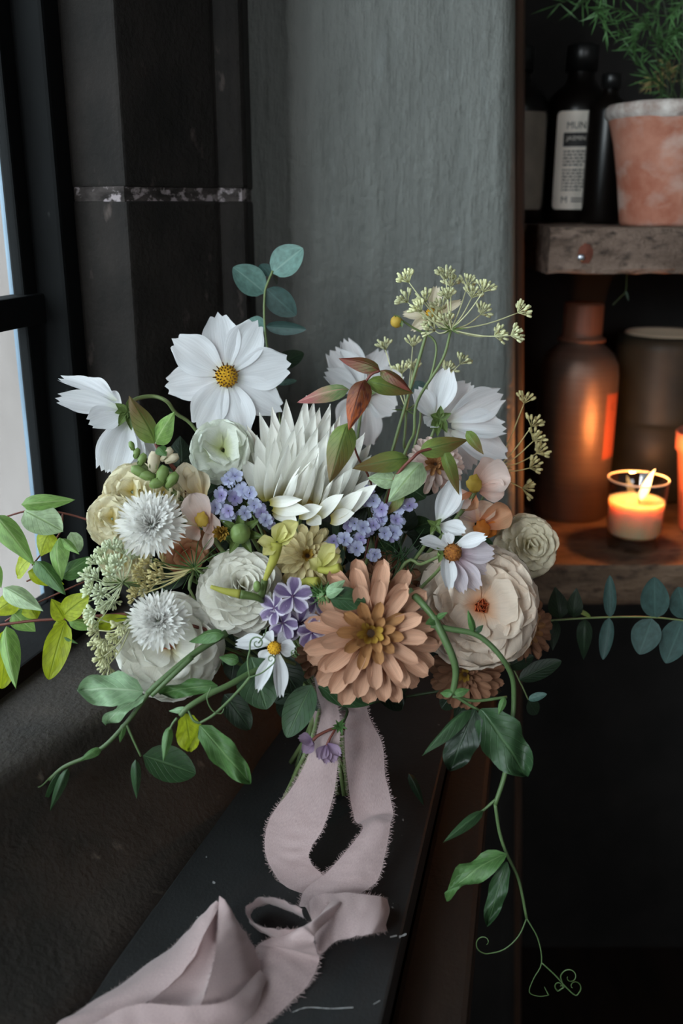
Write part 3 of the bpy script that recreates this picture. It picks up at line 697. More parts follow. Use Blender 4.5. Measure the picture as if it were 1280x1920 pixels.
for i in range(len(prof) - 1):
    for k in range(14): a = i * 14 + k; b_ = i * 14 + (k + 1) % 14; ffs.append((a, b_, b_ + 14, a + 14))
wobj('flame', fvs, ffs, fm, cd)
fl = bpy.data.lights.new('candle_light', 'POINT'); fl.energy = CANDLE; fl.color = (1, .36, .10); fl.shadow_soft_size = .006
flo = bpy.data.objects.new('candle_light', fl); COL.objects.link(flo); flo.location = fb + V((.004, 0, .045))

# small pink pot cut by the right edge of the frame
SPC = shelfpt(1345, 950, 1.10, ZL)
sp_ = thing('small_pot', 'small pinkish clay pot at the right edge beside the candle', 'pot', SPC)
lathe('pot_body', [(.0001, 0), (.040, 0), (.042, .004), (.0525, .098), (.0555, .100), (.0565, .120), (.054, .122), (.051, .12), (.049, .10)], SPC, rough_mat('pink_clay', (196, 110, 88), (210, 128, 104), (30, 30, 30), .6, .2, .001), sp_, 48, .01, 5)
lathe('soil', [(.049, .108), (.0001, .11)], SPC, M['soil'], sp_, 24)
# dry tendril hanging from the upper shelf
tw = thing('dry_tendril', 'thin dry plant tendril hanging under the upper shelf', 'twig', P(1172, 512, 1.0))
tube('twig', [P(1175, 508, 1.0), P(1174, 530, .995), P(1172, 548, .99), P(1162, 558, .985), P(1148, 572, .985)], .0006, .0003, M['stem_dark'], tw)
pet(tw, (1172, 545), (1178, 565), 3, 'lance', 'deep', .99, name='leaf')

# ================================================================== BOUQUET
R_ = random.Random
def sepals(t, C, axis, n, L, hw, el, mat='calyx', rd=None):
    ring(t, C, axis, n, L, hw, el, [pm('lance', mat, .1, .1, nu=6, nv=4)], .001, 0, 0, .1, rd or R_(1), 'sepal')

# ---- white cosmos facing the camera
def stamens(t, C, axis, r, n, seed):
    rd = R_(seed); a, x, y = basis(axis); vs, fs = [], []
    for i in range(n):
        q = math.sqrt((i + .5) / n); an = i * 2.4; p = C + (x * math.cos(an) + y * math.sin(an)) * r * q
        d = (a + (x * math.cos(an) + y * math.sin(an)) * q * .7).normalized()
        tube_geo([p, p + d * r * rd.uniform(.3, .5)], r * .09, r * .05, 4, 1, 0, vs, fs)
    o = wobj('stamens', vs, fs, M['anther'], t); return o
def cosmos_face(C, axis, R, label, seed, ph=0, mat='white', stem=True):
    rd = R_(seed); t = thing('cosmos', label, 'flower', C, 'cosmos in the bouquet')
    ms = [pm('cosmos', mat, .06, c, .012, .012, .035, 0, v, 14, 12) for v, c in ((0, -.05), (1, .03), (2, -.12), (3, .0))]
    ring(t, C, axis, 8, R, R * .345, 6, ms, .003, 0, ph, .10, rd)
    blob('flower_centre', C + axis * .003, R * .19, M['yolk'], t, (1, 1, .5), axis, 20, 10, .15)
    stamens(t, C + axis * .0055, axis, R * .19, 46, seed)
    sepals(t, C - axis * .001, axis, 8, R * .25, R * .06, -25)
    if stem: stem_to_bind(t, C, axis)
    return t
C1 = P(425, 706, .72)
cosmos_face(C1, tocam(C1, -.06, .10), .0435, 'large white cosmos facing forward with yellow centre, topmost on the left', 2, .18)

def cosmos_px(name_label, base, petals, s, mat='white', centre=None, cr_=0, calyx=None, seed=0, stem=True, ax=None, cm_='yolk'):
    C = P(*base, s); t = thing('cosmos', name_label, 'flower', C, 'cosmos in the bouquet'); rd = R_(seed)
    for i, p in enumerate(petals):
        (bx, by, tx, ty, hw) = p[:5]; ds = p[5] if len(p) > 5 else 0; roll = p[6] if len(p) > 6 else rd.uniform(-15, 15); mt = p[7] if len(p) > 7 else mat
        pet(t, (bx, by), (tx, ty), hw, 'cosmos', mt, s, s + ds, roll, cup=.12, curl=rd.choice((-.12, .05, .12)), ridge=.025, notch=.05, var=i % 4, nu=12, nv=10)
    if centre:
        ca = ax or tocam(P(*centre, s))
        c3 = P(*centre, s - .004); blob('flower_centre', c3, cr_ * s / FPX, M[cm_], t, (1, 1, .6), ca, 16, 8, .2); stamens(t, c3 + ca * .001, ca, cr_ * s / FPX, 34, seed)
    if calyx:
        for q in calyx: pet(t, (q[0], q[1]), (q[2], q[3]), q[4], 'lance', 'calyx', s - .006, s - .008, rd.uniform(-20, 20), 'sepal', cup=.2, curl=.05, nu=6, nv=4)
        blob('calyx', P(calyx[0][0], calyx[0][1], s - .001), 9 * s / FPX, M['calyx'], t, (1, 1, 1.1), None, 10, 6)
    if stem: stem_to_bind(t, C, (C - BIND).normalized())
    return t
lc = cosmos_px('white cosmos seen from behind on the far left, petals drooping away', (235, 775),
    [(218, 752, 112, 702, 17, .0, 20), (222, 765, 108, 748, 22, -.01, -10), (215, 752, 160, 706, 17, .015, 0), (230, 775, 168, 800, 30, -.012, 15), (232, 782, 190, 880, 30, 0, -20), (240, 788, 212, 890, 34, -.008, 5), (246, 790, 243, 890, 30, .0, 10), (254, 786, 292, 868, 20, .01, 30), (228, 770, 184, 742, 26, .012, 0)],
    .68, calyx=[(238, 770, 216, 756, 8), (238, 772, 222, 800, 9), (240, 775, 246, 808, 8), (240, 765, 244, 744, 7), (240, 772, 260, 790, 7), (238, 770, 215, 775, 8)], seed=4, stem=False)
tube('stem', [P(240, 772, .682), P(252, 750, .70), P(285, 743, .71), P(312, 752, .71), P(330, 775, .72), P(370, 810, .73), P(450, 950, .74), BIND], .0016, .0012, M['stem'], lc)
cosmos_px('blurred white cosmos furthest back, behind the bronze leaves', (680, 738),
    [(680, 730, 622, 655, 32, .0), (684, 726, 646, 640, 22, .012), (690, 726, 716, 652, 26, .01), (692, 732, 752, 700, 26, 0), (690, 740, 740, 770, 30), (682, 745, 690, 836, 30), (676, 742, 640, 800, 28), (674, 736, 608, 700, 24, -.01)],
    .79, calyx=[(680, 738, 662, 720, 8), (680, 738, 690, 715, 8), (680, 738, 705, 738, 8), (680, 738, 682, 765, 8), (680, 738, 655, 748, 8)], seed=6)
cosmos_px('white cosmos turned to the right, broad petals, right of the olive leaves', (822, 782),
    [(835, 806, 880, 878, 34, .02), (845, 812, 940, 862, 34, .012), (846, 800, 948, 796, 36, .0, -20), (838, 788, 945, 738, 33, .008, 15), (828, 780, 878, 728, 26, .022), (818, 776, 843, 694, 28, -.004), (812, 782, 782, 730, 24, -.008, 20), (815, 786, 800, 800, 18, -.01)],
    .72, calyx=[(824, 785, 806, 778, 9), (824, 785, 826, 760, 8), (824, 785, 846, 775, 8), (824, 785, 806, 806, 9), (824, 785, 838, 812, 9), (824, 785, 820, 820, 8)], seed=8)
cosmos_px('white cosmos in profile with two upright petals, above the mauve cosmos', (818, 984),
    [(820, 980, 852, 896, 24, -.01, 25), (824, 984, 872, 1003, 20, -.012, -10), (822, 978, 866, 930, 16, .01)],
    .655, calyx=[(816, 986, 800, 975, 6), (816, 986, 806, 1000, 6), (816, 986, 826, 1002, 6), (816, 986, 828, 972, 6)], seed=9)
cosmos_px('ragged mauve-white cosmos with orange-brown centre, left of the peach-white dahlia', (846, 1036),
    [(840, 1028, 786, 1018, 17, -.012, 20, 'white'), (836, 1034, 840, 1106, 16, -.014, -15, 'white'), (852, 1024, 912, 1008, 15, -.004, 0, 'white'), (856, 1034, 922, 1040, 23, .006, 5), (854, 1042, 916, 1070, 20, .006), (850, 1046, 896, 1104, 21, .0), (846, 1048, 868, 1112, 17, -.006), (844, 1024, 834, 1000, 14, .0, 10, 'white')],
    .638, 'cosmos_pink', (848, 1036), 17, cm_='rustpollen', calyx=[(828, 1040, 818, 1026, 5), (828, 1040, 822, 1056, 5)], seed=12)
cosmos_px('small white cosmos below the purple phlox, petals hanging', (514, 1214),
    [(508, 1208, 442, 1203, 19, 0, 20), (508, 1218, 494, 1242, 17, .004), (514, 1222, 488, 1298, 15, -.01, 20), (520, 1222, 528, 1304, 15, -.012, -20), (520, 1212, 552, 1220, 18, .002), (512, 1206, 492, 1186, 16, .012), (520, 1208, 540, 1192, 14, .01)],
    .605, centre=(514, 1215), cr_=13, seed=14)
# small half-open bloom behind the main umbel
sb = cosmos_px('small faded cosmos behind the umbel with an orange heart', (808, 590),
    [(806, 590, 756, 590, 11, .005), (808, 592, 772, 618, 12), (812, 588, 818, 538, 13), (814, 590, 864, 566, 9), (814, 594, 846, 610, 10)], .72, 'cream', (808, 587), 10, seed=16)
yb = thing('cosmos_bud', 'tiny yellow-green bud left of the faded cosmos', 'bud', P(744, 602, .71))
blob('bud', P(743, 603, .71), .0045, M['palate'], yb, (1, 1, 1), None, 12, 8, .2)
for k in range(6): pet(yb, (752, 600), (738 + k * 3, 590 + k * 5), 3.5, 'lance', 'calyx', .707, name='sepal', nu=5, nv=4)
tube('stem', [P(752, 600, .711), P(775, 615, .715), P(815, 640, .72), P(812, 690, .72), P(790, 760, .73), P(770, 860, .73), BIND], .0008, .001, M['stem'], yb)

# ---- spiky white dahlia
def spiky():
    C = P(572, 962, .672); ax = (RT * .22 + UP * .62 - FW * .62).normalized()
    t = thing('cactus_dahlia', 'big white cactus dahlia with long pointed petals in the middle of the bouquet', 'flower', C, 'dahlias in the bouquet')
    rd = R_(21)
    # petals laid by eye: base x, y, tip x, y, half width, base and tip distance
    def row(bases, tips, hw, s0, s1, cup, curl_, jx=5):
        lean = {.685: 0, .675: 4, .668: 12, .662: 20, .658: 26, .655: 30}[s0]
        for i, (tx, ty) in enumerate(tips):
            q = i / max(1, len(tips) - 1) * (len(bases) - 1); k = min(int(q), len(bases) - 2); f = q - k
            bx = bases[k][0] * (1 - f) + bases[k + 1][0] * f; by = bases[k][1] * (1 - f) + bases[k + 1][1] * f
            B = P(bx, by, s0); T = P(tx + lean + rd.uniform(-jx, jx), ty + rd.uniform(-jx, jx), s1 + rd.uniform(-.005, .005))
            inw = (P(585, 860, .655) - B.lerp(T, .5)); nn = inw.normalized() * .9 + (-B.normalized()) * .8
            put('petal', pm('spike', 'spiky', cup, curl_ * (1 + .4 * (i % 3 - 1)), .008, 0, 0, 0, i % 3, 14, 8), t, B, T, hw * .66 / FPX * rd.uniform(.9, 1.1), nrm=nn)
    row([(520, 950), (560, 940), (640, 950)], [(458, 838), (462, 806), (480, 788), (506, 774), (534, 764), (565, 750), (586, 762), (600, 768), (618, 768), (640, 790), (662, 808), (682, 822), (700, 838), (712, 862), (720, 882)], 20, .685, .705, .07, .12)
    row([(500, 940), (560, 935), (640, 955)], [(452, 868), (470, 826), (496, 800), (526, 786), (556, 776), (584, 782), (610, 782), (622, 800), (648, 830), (670, 846), (690, 866), (706, 880), (714, 902)], 20, .675, .69, .075, .16)
    row([(496, 935), (555, 938), (640, 960)], [(462, 858), (490, 820), (520, 806), (550, 800), (578, 806), (606, 812), (622, 830), (660, 862), (684, 884), (700, 902)], 19, .668, .672, .08, .2)
    row([(502, 938), (550, 942), (635, 962)], [(478, 868), (508, 832), (538, 828), (570, 824), (596, 838), (618, 858), (650, 882), (680, 908)], 18, .662, .655, .085, .22)
    row([(512, 942), (550, 946), (620, 962)], [(492, 886), (526, 856), (556, 842), (586, 852), (606, 872), (640, 900)], 16, .658, .642, .09, .22)
    row([(525, 944), (555, 948), (600, 958)], [(520, 890), (552, 876), (580, 884), (606, 900)], 13, .655, .636, .10, .2)
    for b, tt, hw, roll in (((506, 942), (574, 934), 11, 25), ((512, 952), (588, 964), 15, 5), ((516, 958), (560, 986), 16, -5), ((560, 966), (612, 950), 14, 10), ((580, 972), (606, 990), 14, 0), ((594, 970), (654, 932), 18, -20), ((630, 968), (690, 925), 18, -20), ((640, 965), (716, 912), 17, -10), ((620, 975), (672, 965), 16, 0)):
        pet(t, b, tt, hw, 'spike', 'spiky', .645, .632, roll, cup=.09, curl=.2, var=1, nu=14, nv=8)
    blob('flower_centre', C + ax * .006, .008, M['ochre'], t, (1, 1, 1), ax)
    stem_to_bind(t, C, ax, .002)
spiky()

# ---- ball and decorative dahlias
def ball(C, axis, R, n, label, mat, seed, phmax=110, w_=.36, shape='round', cat='flower', name='dahlia', centre=None, cm='redorange', ruffle=.03, cup=.18, base=.12, open_=0, group='dahlias in the bouquet', notch=0, stem=True, sub='petal'):
    rd = R_(seed); t = thing(name, label, cat, C, group); a, x, y = basis(axis)
    ms = [pm(shape, mat, cup, c, ruffle, .0, notch, 0, v, 9, 6) for v, c in ((0, -.06), (1, .06), (2, .14), (3, -.14))]
    for i in range(n):
        q = (i + .5) / n; ph = math.radians(open_ + (phmax - open_) * q ** .62); an = i * 2.39996 + rd.uniform(-.1, .1)
        rad = x * math.cos(an) + y * math.sin(an); d = a * math.cos(ph) + rad * math.sin(ph)
        d = (d + V((rd.uniform(-.06, .06), rd.uniform(-.06, .06), rd.uniform(-.06, .06)))).normalized()
        RR = R * (1 + rd.uniform(-.05, .05)) * (.80 + .20 * min(1, ph)) 
        B = C + a * (R * .30 * math.cos(ph)) + d * R * base; T = C + d * RR
        nr_ = a * math.sin(ph) - rad * math.cos(ph)
        put(sub, ms[i % 4], t, B, T, R * w_ * (.55 + .45 * math.sin(min(PI / 2, ph))) * (1 + rd.uniform(-.1, .1)), nrm=nr_)
    if centre:
        for k in range(14):
            an = k * 2.4; rad = x * math.cos(an) + y * math.sin(an); B = C + a * R * .18 + rad * R * .02 * math.sqrt(k); put('inner_petal', pm('zin', cm, .3, .1, nu=5, nv=4), t, B, B + (a + rad * .09 * math.sqrt(k)).normalized() * R * centre, R * .07, nrm=-rad)
    if stem: stem_to_bind(t, C - a * R * .2, a, .0018)
    return t
Ca = P(452, 1112, .645); ball(Ca, tocam(Ca, .10, .30), .0295, 95, 'creamy white ball dahlia left of the purple phlox', 'ivory', 31)
Cb = P(320, 1212, .645); ball(Cb, tocam(Cb, -.10, .10), .0355, 64, 'creamy white dahlia with an orange heart, lowest on the left', 'ivory', 32, open_=28, w_=.40, centre=.34, ruffle=.06)
Cc = P(895, 1138, .668); ball(Cc, tocam(Cc, .14, .02), .0430, 72, 'large peach-white dahlia with an orange heart on the right side', 'peachwhite', 33, open_=32, w_=.40, centre=.30, ruffle=.11)
Cd = P(984, 1026, .715); ball(Cd, tocam(Cd, .35, .1), .0245, 60, 'small cream dahlia beside the shelf, furthest right of the blooms', 'cream', 34, w_=.38, ruffle=.07)
Ce = P(418, 848, .70); ball(Ce, tocam(Ce, -.1, .25), .0235, 24, 'white frilly bloom between the forward cosmos and the blue forget-me-nots', 'greenwhite', 35, w_=.62, ruffle=.14, open_=25)
# petals tucked into creamy ball dahlia
# ---- cornflowers
def cornflower(px, py, s, R, label, seed):
    C = P(px, py, s); ax = tocam(C, -.15, .25); rd = R_(seed); t = thing('cornflower', label, 'flower', C, 'white cornflowers')
    a, x, y = basis(ax)
    for n, L, el in ((14, R, 5), (14, R * .9, 28), (12, R * .78, 48), (9, R * .6, 68)):
        ms = [pm('fringe', 'purewhite', .1, .1, .06, .04, .16, 0, v, 8, 10, 4) for v in range(3)]
        ring(t, C, ax, n, L, L * .30, el, ms, .001, 0, rd.uniform(0, 6), .2, rd, 'floret')
    vs, fs = [], []
    for i in range(90):
        an = i * 2.4; q = math.sqrt(i / 90); d = (a + (x * math.cos(an) + y * math.sin(an)) * q * 1.3).normalized(); tube_geo([C, C + d * R * rd.uniform(.5, .8)], .0004, .00025, 3, 1, 0, vs, fs)
    o = wobj('stamens', vs, fs, M['purewhite'], t, uvs=[(.5, .5)] * len(vs)); o['kind'] = 'stuff'
    blob('calyx', C - a * .006, .007, M['calyx'], t, (1, 1, 1.3), ax); stem_to_bind(t, C - a * .01, ax, .001)
cornflower(284, 985, .625, .0205, 'fluffy white cornflower upper left, in front of the yellow stock', 41)
cornflower(298, 1166, .612, .0185, 'fluffy white cornflower lower left, in front of the orange-hearted dahlia', 42)

# ---- zinnias
def zinnia(C, ax, R, label, seed, outer='zinnia', inner='zinnia_in', heart='ochre', dense=True, group='zinnias in the bouquet'):
    rd = R_(seed); t = thing('zinnia', label, 'flower', C, group)
    for n, L, hw, el, z0, mt in ((17, 1, .135, -4, -.002, outer), (16, .93, .13, 10, 0, outer), (13, .78, .115, 24, .002, outer), (10, .52, .085, 38, .004, inner), (9, .40, .07, 55, .006, inner), (7, .28, .055, 66, .008, heart)):
        ms = [pm('zin', mt, .10, c, 0, .018, .025, 0, v, 8, 6, 2) for v, c in ((0, -.1), (1, -.02), (2, .06))]
        ring(t, C, ax, n, R * L, R * hw, el, ms, R * .06, z0 * R / .04, rd.uniform(0, 6), .12, rd)
    blob('flower_centre', C + ax * R * .1, R * .14, plain('dark_zinnia_disc', (58, 38, 22), .9), t, (1, 1, .8), ax)
    stem_to_bind(t, C, ax, .0022)
    return t
Cz = P(694, 1186, .612); zinnia(Cz, tocam(Cz, .04, -.06), .0425, 'large dusty peach zinnia, lowest front bloom above the ribbon', 51)
Cy = P(576, 1044, .652); zinnia(Cy, tocam(Cy, .05, .15), .0225, 'small tan-yellow zinnia under the cactus dahlia', 52, 'zinnia_y', 'zinnia_y')
Cq = P(815, 872, .70); zinnia(Cq, tocam(Cq, .1, .2), .0200, 'blush zinnia with rusty brown heart behind the olive leaves', 53, 'pinkwhite', 'zinnia_in', 'zinnia_in')
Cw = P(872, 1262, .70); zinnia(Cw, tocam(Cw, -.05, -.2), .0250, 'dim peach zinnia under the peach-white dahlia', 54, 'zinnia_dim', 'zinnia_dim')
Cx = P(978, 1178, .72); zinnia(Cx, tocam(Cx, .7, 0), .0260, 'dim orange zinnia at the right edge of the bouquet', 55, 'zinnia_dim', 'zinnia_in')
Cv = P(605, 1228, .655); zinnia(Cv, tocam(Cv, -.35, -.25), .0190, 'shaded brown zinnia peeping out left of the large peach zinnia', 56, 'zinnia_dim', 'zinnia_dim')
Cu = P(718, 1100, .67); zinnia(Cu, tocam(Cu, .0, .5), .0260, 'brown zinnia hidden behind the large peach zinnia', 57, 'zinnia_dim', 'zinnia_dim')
Ct = P(344, 1028, .66); ball(Ct, tocam(Ct, .3, -.5), .0180, 26, 'coral-peach bloom under the upper cornflower', 'peach', 58, w_=.4, name='dahlia')
Cs_ = P(835, 1095, .70); ball(Cs_, tocam(Cs_, -.2, .1), .0270, 40, 'shaded ivory dahlia behind the mauve cosmos', 'cream', 59, w_=.42)

# ---- yellow stocks
def stock(px, py, s, R, label, seed, mat='yellow', dx=-.2, dy=.1, n=30):
    C = P(px, py, s); return ball(C, tocam(C, dx, dy), R, n, label, mat, seed, w_=.50, ruffle=.17, name='stock_flower', open_=10, group='yellow stocks on the left', phmax=100, cup=.12)
stock(214, 975, .655, .0190, 'pale yellow ruffled bloom furthest left in the bouquet', 61)
stock(252, 925, .665, .0215, 'pale yellow ruffled bloom under the far-left cosmos', 62)
stock(305, 925, .66, .0160, 'cream-yellow ruffled bloom above the upper cornflower', 63, dx=.1)
stock(235, 1045, .66, .0180, 'yellow ruffled bloom below the upper cornflower', 64, dy=-.2)
# ---- snapdragons
def snap(label, petals, palate, s, seed, pm_='palate'):
    c = petals[0]; C = P(c[0], c[1], s); t = thing('snapdragon', label, 'flower', C, 'snapdragons in the bouquet'); rd = R_(seed)
    for i, p in enumerate(petals):
        b, tt, hw, mt = (p[0], p[1]), (p[2], p[3]), p[4], p[5]; roll = p[6] if len(p) > 6 else rd.uniform(-20, 20); ds = p[7] if len(p) > 7 else 0
        pet(t, b, tt, hw, 'round', mt, s + ds, s + ds - .004, roll, cup=.45, curl=rd.choice((-.3, -.2, .15)), ruffle=.07, var=i % 4, nu=10, nv=8)
    for (x, y, rx, ry) in palate:
        blob('palate', P(x, y, s - .006), rx * s / FPX, M[pm_], t, (.7, .4, ry / rx * .7), UP, 16, 10, .4)
    stem_to_bind(t, C, (C - BIND).normalized(), .0016)
    return t
snap('blush snapdragon bloom with an amber throat left of the blue forget-me-nots', [(385, 985, 355, 925, 28, 'pinkwhite'), (380, 985, 345, 960, 24, 'butter'), (385, 960, 408, 1000, 18, 'pinkwhite'), (395, 985, 385, 1030, 11, 'pinkwhite'), (370, 990, 350, 1010, 22, 'pinkwhite')], [(378, 975, 18, 20)], .64, 71)
snap('cream snapdragon bloom above the blush one on the left', [(375, 930, 345, 866, 22, 'butter'), (375, 930, 325, 905, 18, 'butter'), (378, 935, 372, 880, 22, 'butter'), (372, 930, 350, 935, 16, 'butter')], [(352, 888, 14, 18)], .66, 72, 'butter')
snap('blush snapdragon bloom with a yellow palate at the upper right', [(895, 915, 958, 900, 34, 'pinkwhite'), (890, 900, 938, 878, 28, 'pinkwhite', 0, .006), (880, 930, 850, 945, 24, 'pinkwhite'), (885, 925, 872, 955, 20, 'peach'), (900, 920, 945, 930, 24, 'pinkwhite')], [(888, 908, 20, 24)], .685, 73)
snap('peach snapdragon bloom with an orange throat beside the small cream dahlia', [(900, 985, 958, 958, 26, 'peach'), (895, 975, 860, 950, 26, 'pinkwhite'), (900, 980, 925, 945, 22, 'peachwhite'), (890, 985, 858, 992, 22, 'peachwhite'), (905, 990, 930, 1000, 18, 'orange')], [(903, 993, 22, 24)], .695, 74, 'orange')
# snapdragon bud spike
bs = thing('snapdragon_spike', 'green snapdragon spike of unopened buds under the far-left cosmos', 'flower', P(345, 940, .65))
tube('stem', [P(348, 945, .66), P(322, 920, .652), P(290, 893, .648), P(264, 866, .646), P(248, 838, .645)], .0022, .001, M['stem'], bs)
for i, (x, y, r, dx, dy) in enumerate(((247, 836, 7, -.3, 1), (256, 850, 8, .4, 1), (266, 862, 10, .5, 1), (288, 866, 15, .1, 1), (262, 884, 13, -1, .5), (276, 892, 12, -1, .3), (304, 892, 15, .3, 1), (312, 852, 12, .7, .8), (322, 860, 11, 1, .5), (296, 905, 13, -.5, -.2), (322, 900, 13, .6, .8))):
    ax = (RT * dx + UP * dy - FW * .3).normalized()
    blob('bud', P(x, y, .642), r * .642 / FPX, M['butter'] if i in (3, 7, 8) else M['calyx'], bs, (.8, .8, 1.35), ax, 12, 8, .2)
    B = P(x - dx * r, y + dy * r, .642)
    for q in (-1, 1): put('sepal', pm('lance', 'calyx', .3, .1, nu=6, nv=4), bs, B, B + ax * r * 1.4 * .642 / FPX + RT * q * .0012, r * .45 * .642 / FPX)
tube('stalk', [P(294, 832, .643), P(305, 850, .645), P(330, 880, .65), P(345, 900, .66), P(400, 1000, .69)], .0009, .0009, M['stem_red'], bs)

# ---- forget-me-nots and phlox
def floret_mesh(mat, shape='round', n=5, hw=.42, cup=.1, key=0):
    vs, fs, uvs = [], [], []
    for k in range(n):
        an = 2 * PI * k / n + .1 * math.sin(key + k); ca, sa = math.cos(an), math.sin(an)
        b = len(vs); nu, nv = 5, 4
        for i in range(nu + 1):
            u = i / nu
            for j in range(nv + 1):
                v = -1 + 2 * j / nv; x = .08 + .92 * u; y = hw * wf(shape, u) * v; z = .12 * u + cup * v * v * u + .06 * math.sin(key + k * 2 + u * 4)
                vs.append((x * ca - y * sa, x * sa + y * ca, z)); uvs.append((u, j / nv))
        for i in range(nu):
            for j in range(nv): a = b + i * (nv + 1) + j; fs.append((a, a + nv + 1, a + nv + 2, a + 1))
    return mesh('floret', vs, fs, M[mat], uvs)
FL = [floret_mesh('lav', key=0), floret_mesh('lav', key=2), floret_mesh('lavp', key=4)]
eye = plain('pale_floret_eye', (232, 224, 214), .6)
def sprig(label, pts, s, seed, pal=(0, 0, 1, 2), grp='forget-me-nots'):
    rd = R_(seed); mx_ = sum(p[0] for p in pts) / len(pts); my = sum(p[1] for p in pts) / len(pts)
    C = P(mx_, my + 20, s + .02); t = thing('forget_me_not', label, 'flower', C, grp)
    for i, (x, y) in enumerate(pts):
        for q in range(2):
            c = P(x + q * rd.uniform(-10, 10), y + q * rd.uniform(-9, 9), s + rd.uniform(-.006, .006) + q * .006); ax = tocam(c, rd.uniform(-.6, .6), rd.uniform(-.3, .7))
            r = rd.uniform(.0048, .0060); a, xx, yy = basis(ax); an = rd.uniform(0, 6); x2 = xx * math.cos(an) + yy * math.sin(an); y2 = a.cross(x2)
            m4 = Mx(((x2.x * r, y2.x * r, a.x * r, c.x), (x2.y * r, y2.y * r, a.y * r, c.y), (x2.z * r, y2.z * r, a.z * r, c.z), (0, 0, 0, 1)))
            f = obj('floret', FL[pal[(i + q) % len(pal)]], t, m4)
            tube('stalk', [c, c.lerp(C, .5) + V((0, .004, 0)), C], .0005, .0007, M['stem_dark'], t, 4, 2)
    stem_to_bind(t, C, (C - BIND).normalized())
sprig('pale blue forget-me-not cluster left of the cactus dahlia', [(427, 900), (440, 893), (413, 925), (428, 958), (456, 918), (468, 925), (476, 948), (490, 962), (458, 962), (410, 948), (497, 976), (440, 935)], .635, 81)
sprig('violet forget-me-not cluster below the cactus dahlia on its right', [(690, 925), (700, 940), (655, 985), (680, 990), (700, 985), (715, 972), (742, 975), (748, 952), (768, 948), (645, 1012), (625, 1015), (668, 1028), (676, 1010), (702, 1040), (722, 1000), (738, 998), (715, 955)], .64, 82, (2, 1, 2, 0))
ph = thing('phlox', 'purple and white striped phlox cluster left of the large zinnia', 'flower', P(560, 1150, .61))
PF = [floret_mesh('phlox', 'cosmos', 5, .40, .05, k) for k in (1, 3)]
for i, (x, y, r, dx, dy) in enumerate(((548, 1118, 36, .1, .2), (514, 1140, 32, -.8, .1), (562, 1168, 36, .1, -.2), (584, 1186, 30, .3, -.4), (530, 1168, 32, -.4, -.4), (592, 1128, 26, .7, .1))):
    c = P(x, y, .607 + .004 * (i % 3)); ax = tocam(c, dx, dy); r = r * .61 / FPX; a, xx, yy = basis(ax)
    m4 = Mx(((xx.x * r, yy.x * r, a.x * r, c.x), (xx.y * r, yy.y * r, a.y * r, c.y), (xx.z * r, yy.z * r, a.z * r, c.z), (0, 0, 0, 1)))
    f = obj('floret', PF[i % 2], ph, m4); tube('flower_tube', [c, c - a * .012], .0012, .0008, M['mauve'], ph, 6, 2)
stem_to_bind(ph, P(560, 1150, .625), tocam(P(560, 1150, .6)))
hg = thing('phlox', 'faded mauve phlox florets drooping in front of the ribbon', 'flower', P(620, 1370, .615))
for x, y, x2, y2, hw in ((585, 1388, 558, 1385, 12), (588, 1392, 568, 1412, 13), (582, 1386, 574, 1400, 10), (612, 1398, 598, 1424, 13), (616, 1398, 626, 1430, 12), (614, 1394, 638, 1418, 10), (610, 1398, 612, 1432, 11)):
    pet(hg, (x, y), (x2, y2), hw, 'cosmos', 'mauve', .61, .606, name='petal', cup=.2, curl=.1, notch=.05, nu=8, nv=6)
tube('stalk', [P(645, 1368, .618), P(625, 1366, .615), P(598, 1378, .612), P(586, 1388, .611)], .0007, .0012, M['stem_red'], hg); tube('stalk', [P(628, 1368, .615), P(618, 1385, .612), P(613, 1398, .611)], .0007, .0012, M['stem_red'], hg)
for k in range(12): a = k * 2.4; pet(hg, (636, 1362), (636 + 20 * math.cos(a) * (.5 + k / 24), 1362 + 18 * math.sin(a) * (.5 + k / 24)), 3, 'lance', 'pea_g', .612, .608, name='sepal', nu=5, nv=4)
tube('stem', [P(640, 1362, .618), P(650, 1330, .64), BIND], .001, .001, M['stem_dark'], hg)

# ---- pale yellow tube flowers (tobacco)
yt = thing('tobacco_flower', 'pale lemon tubular flower over the creamy ball dahlia', 'flower', P(515, 1050, .61))
for x, y, x2, y2, hw in ((522, 1015, 556, 978, 17), (520, 1015, 528, 980, 16), (516, 1020, 484, 1016, 13), (516, 1024, 494, 1040, 12), (524, 1020, 548, 1004, 12)):
    pet(yt, (x, y), (x2, y2), hw, 'round', 'lemon', .612, .606, name='petal', cup=.3, curl=-.1, ruffle=.08, nu=8, nv=6)
tube('flower_tube', [P(519, 1018, .611), P(514, 1045, .612), P(504, 1070, .613), P(495, 1092, .614)], .0042, .0014, M['lemon'], yt, 10); tube('calyx', [P(496, 1088, .613), P(490, 1118, .616)], .0024, .0026, M['calyx'], yt, 8)
tube('pod', [P(395, 1100, .605), P(420, 1108, .604), P(450, 1114, .604)], .0012, .003, M['lemon'], yt, 8); tube('calyx', [P(450, 1114, .604), P(480, 1120, .606), P(492, 1128, .61)], .003, .0014, M['calyx'], yt, 8)
tube('stem', [P(490, 1118, .616), P(492, 1128, .615), P(510, 1150, .63), BIND], .0012, .0012, M['stem'], yt); blob('bud', P(482, 1100, .608), .0026, M['calyx'], yt, (1, 1, 1.5))
y2_ = thing('tobacco_flower', 'lemon tubular flower lying right of the tan-yellow zinnia', 'flower', P(610, 1070, .62))
for x, y, x2, y2, hw in ((600, 1062, 625, 1020, 16), (605, 1066, 635, 1040, 13), (600, 1068, 580, 1050, 13)): pet(y2_, (x, y), (x2, y2), hw, 'round', 'lemon', .622, .617, name='petal', cup=.3, curl=-.1, ruffle=.08, nu=8, nv=6)
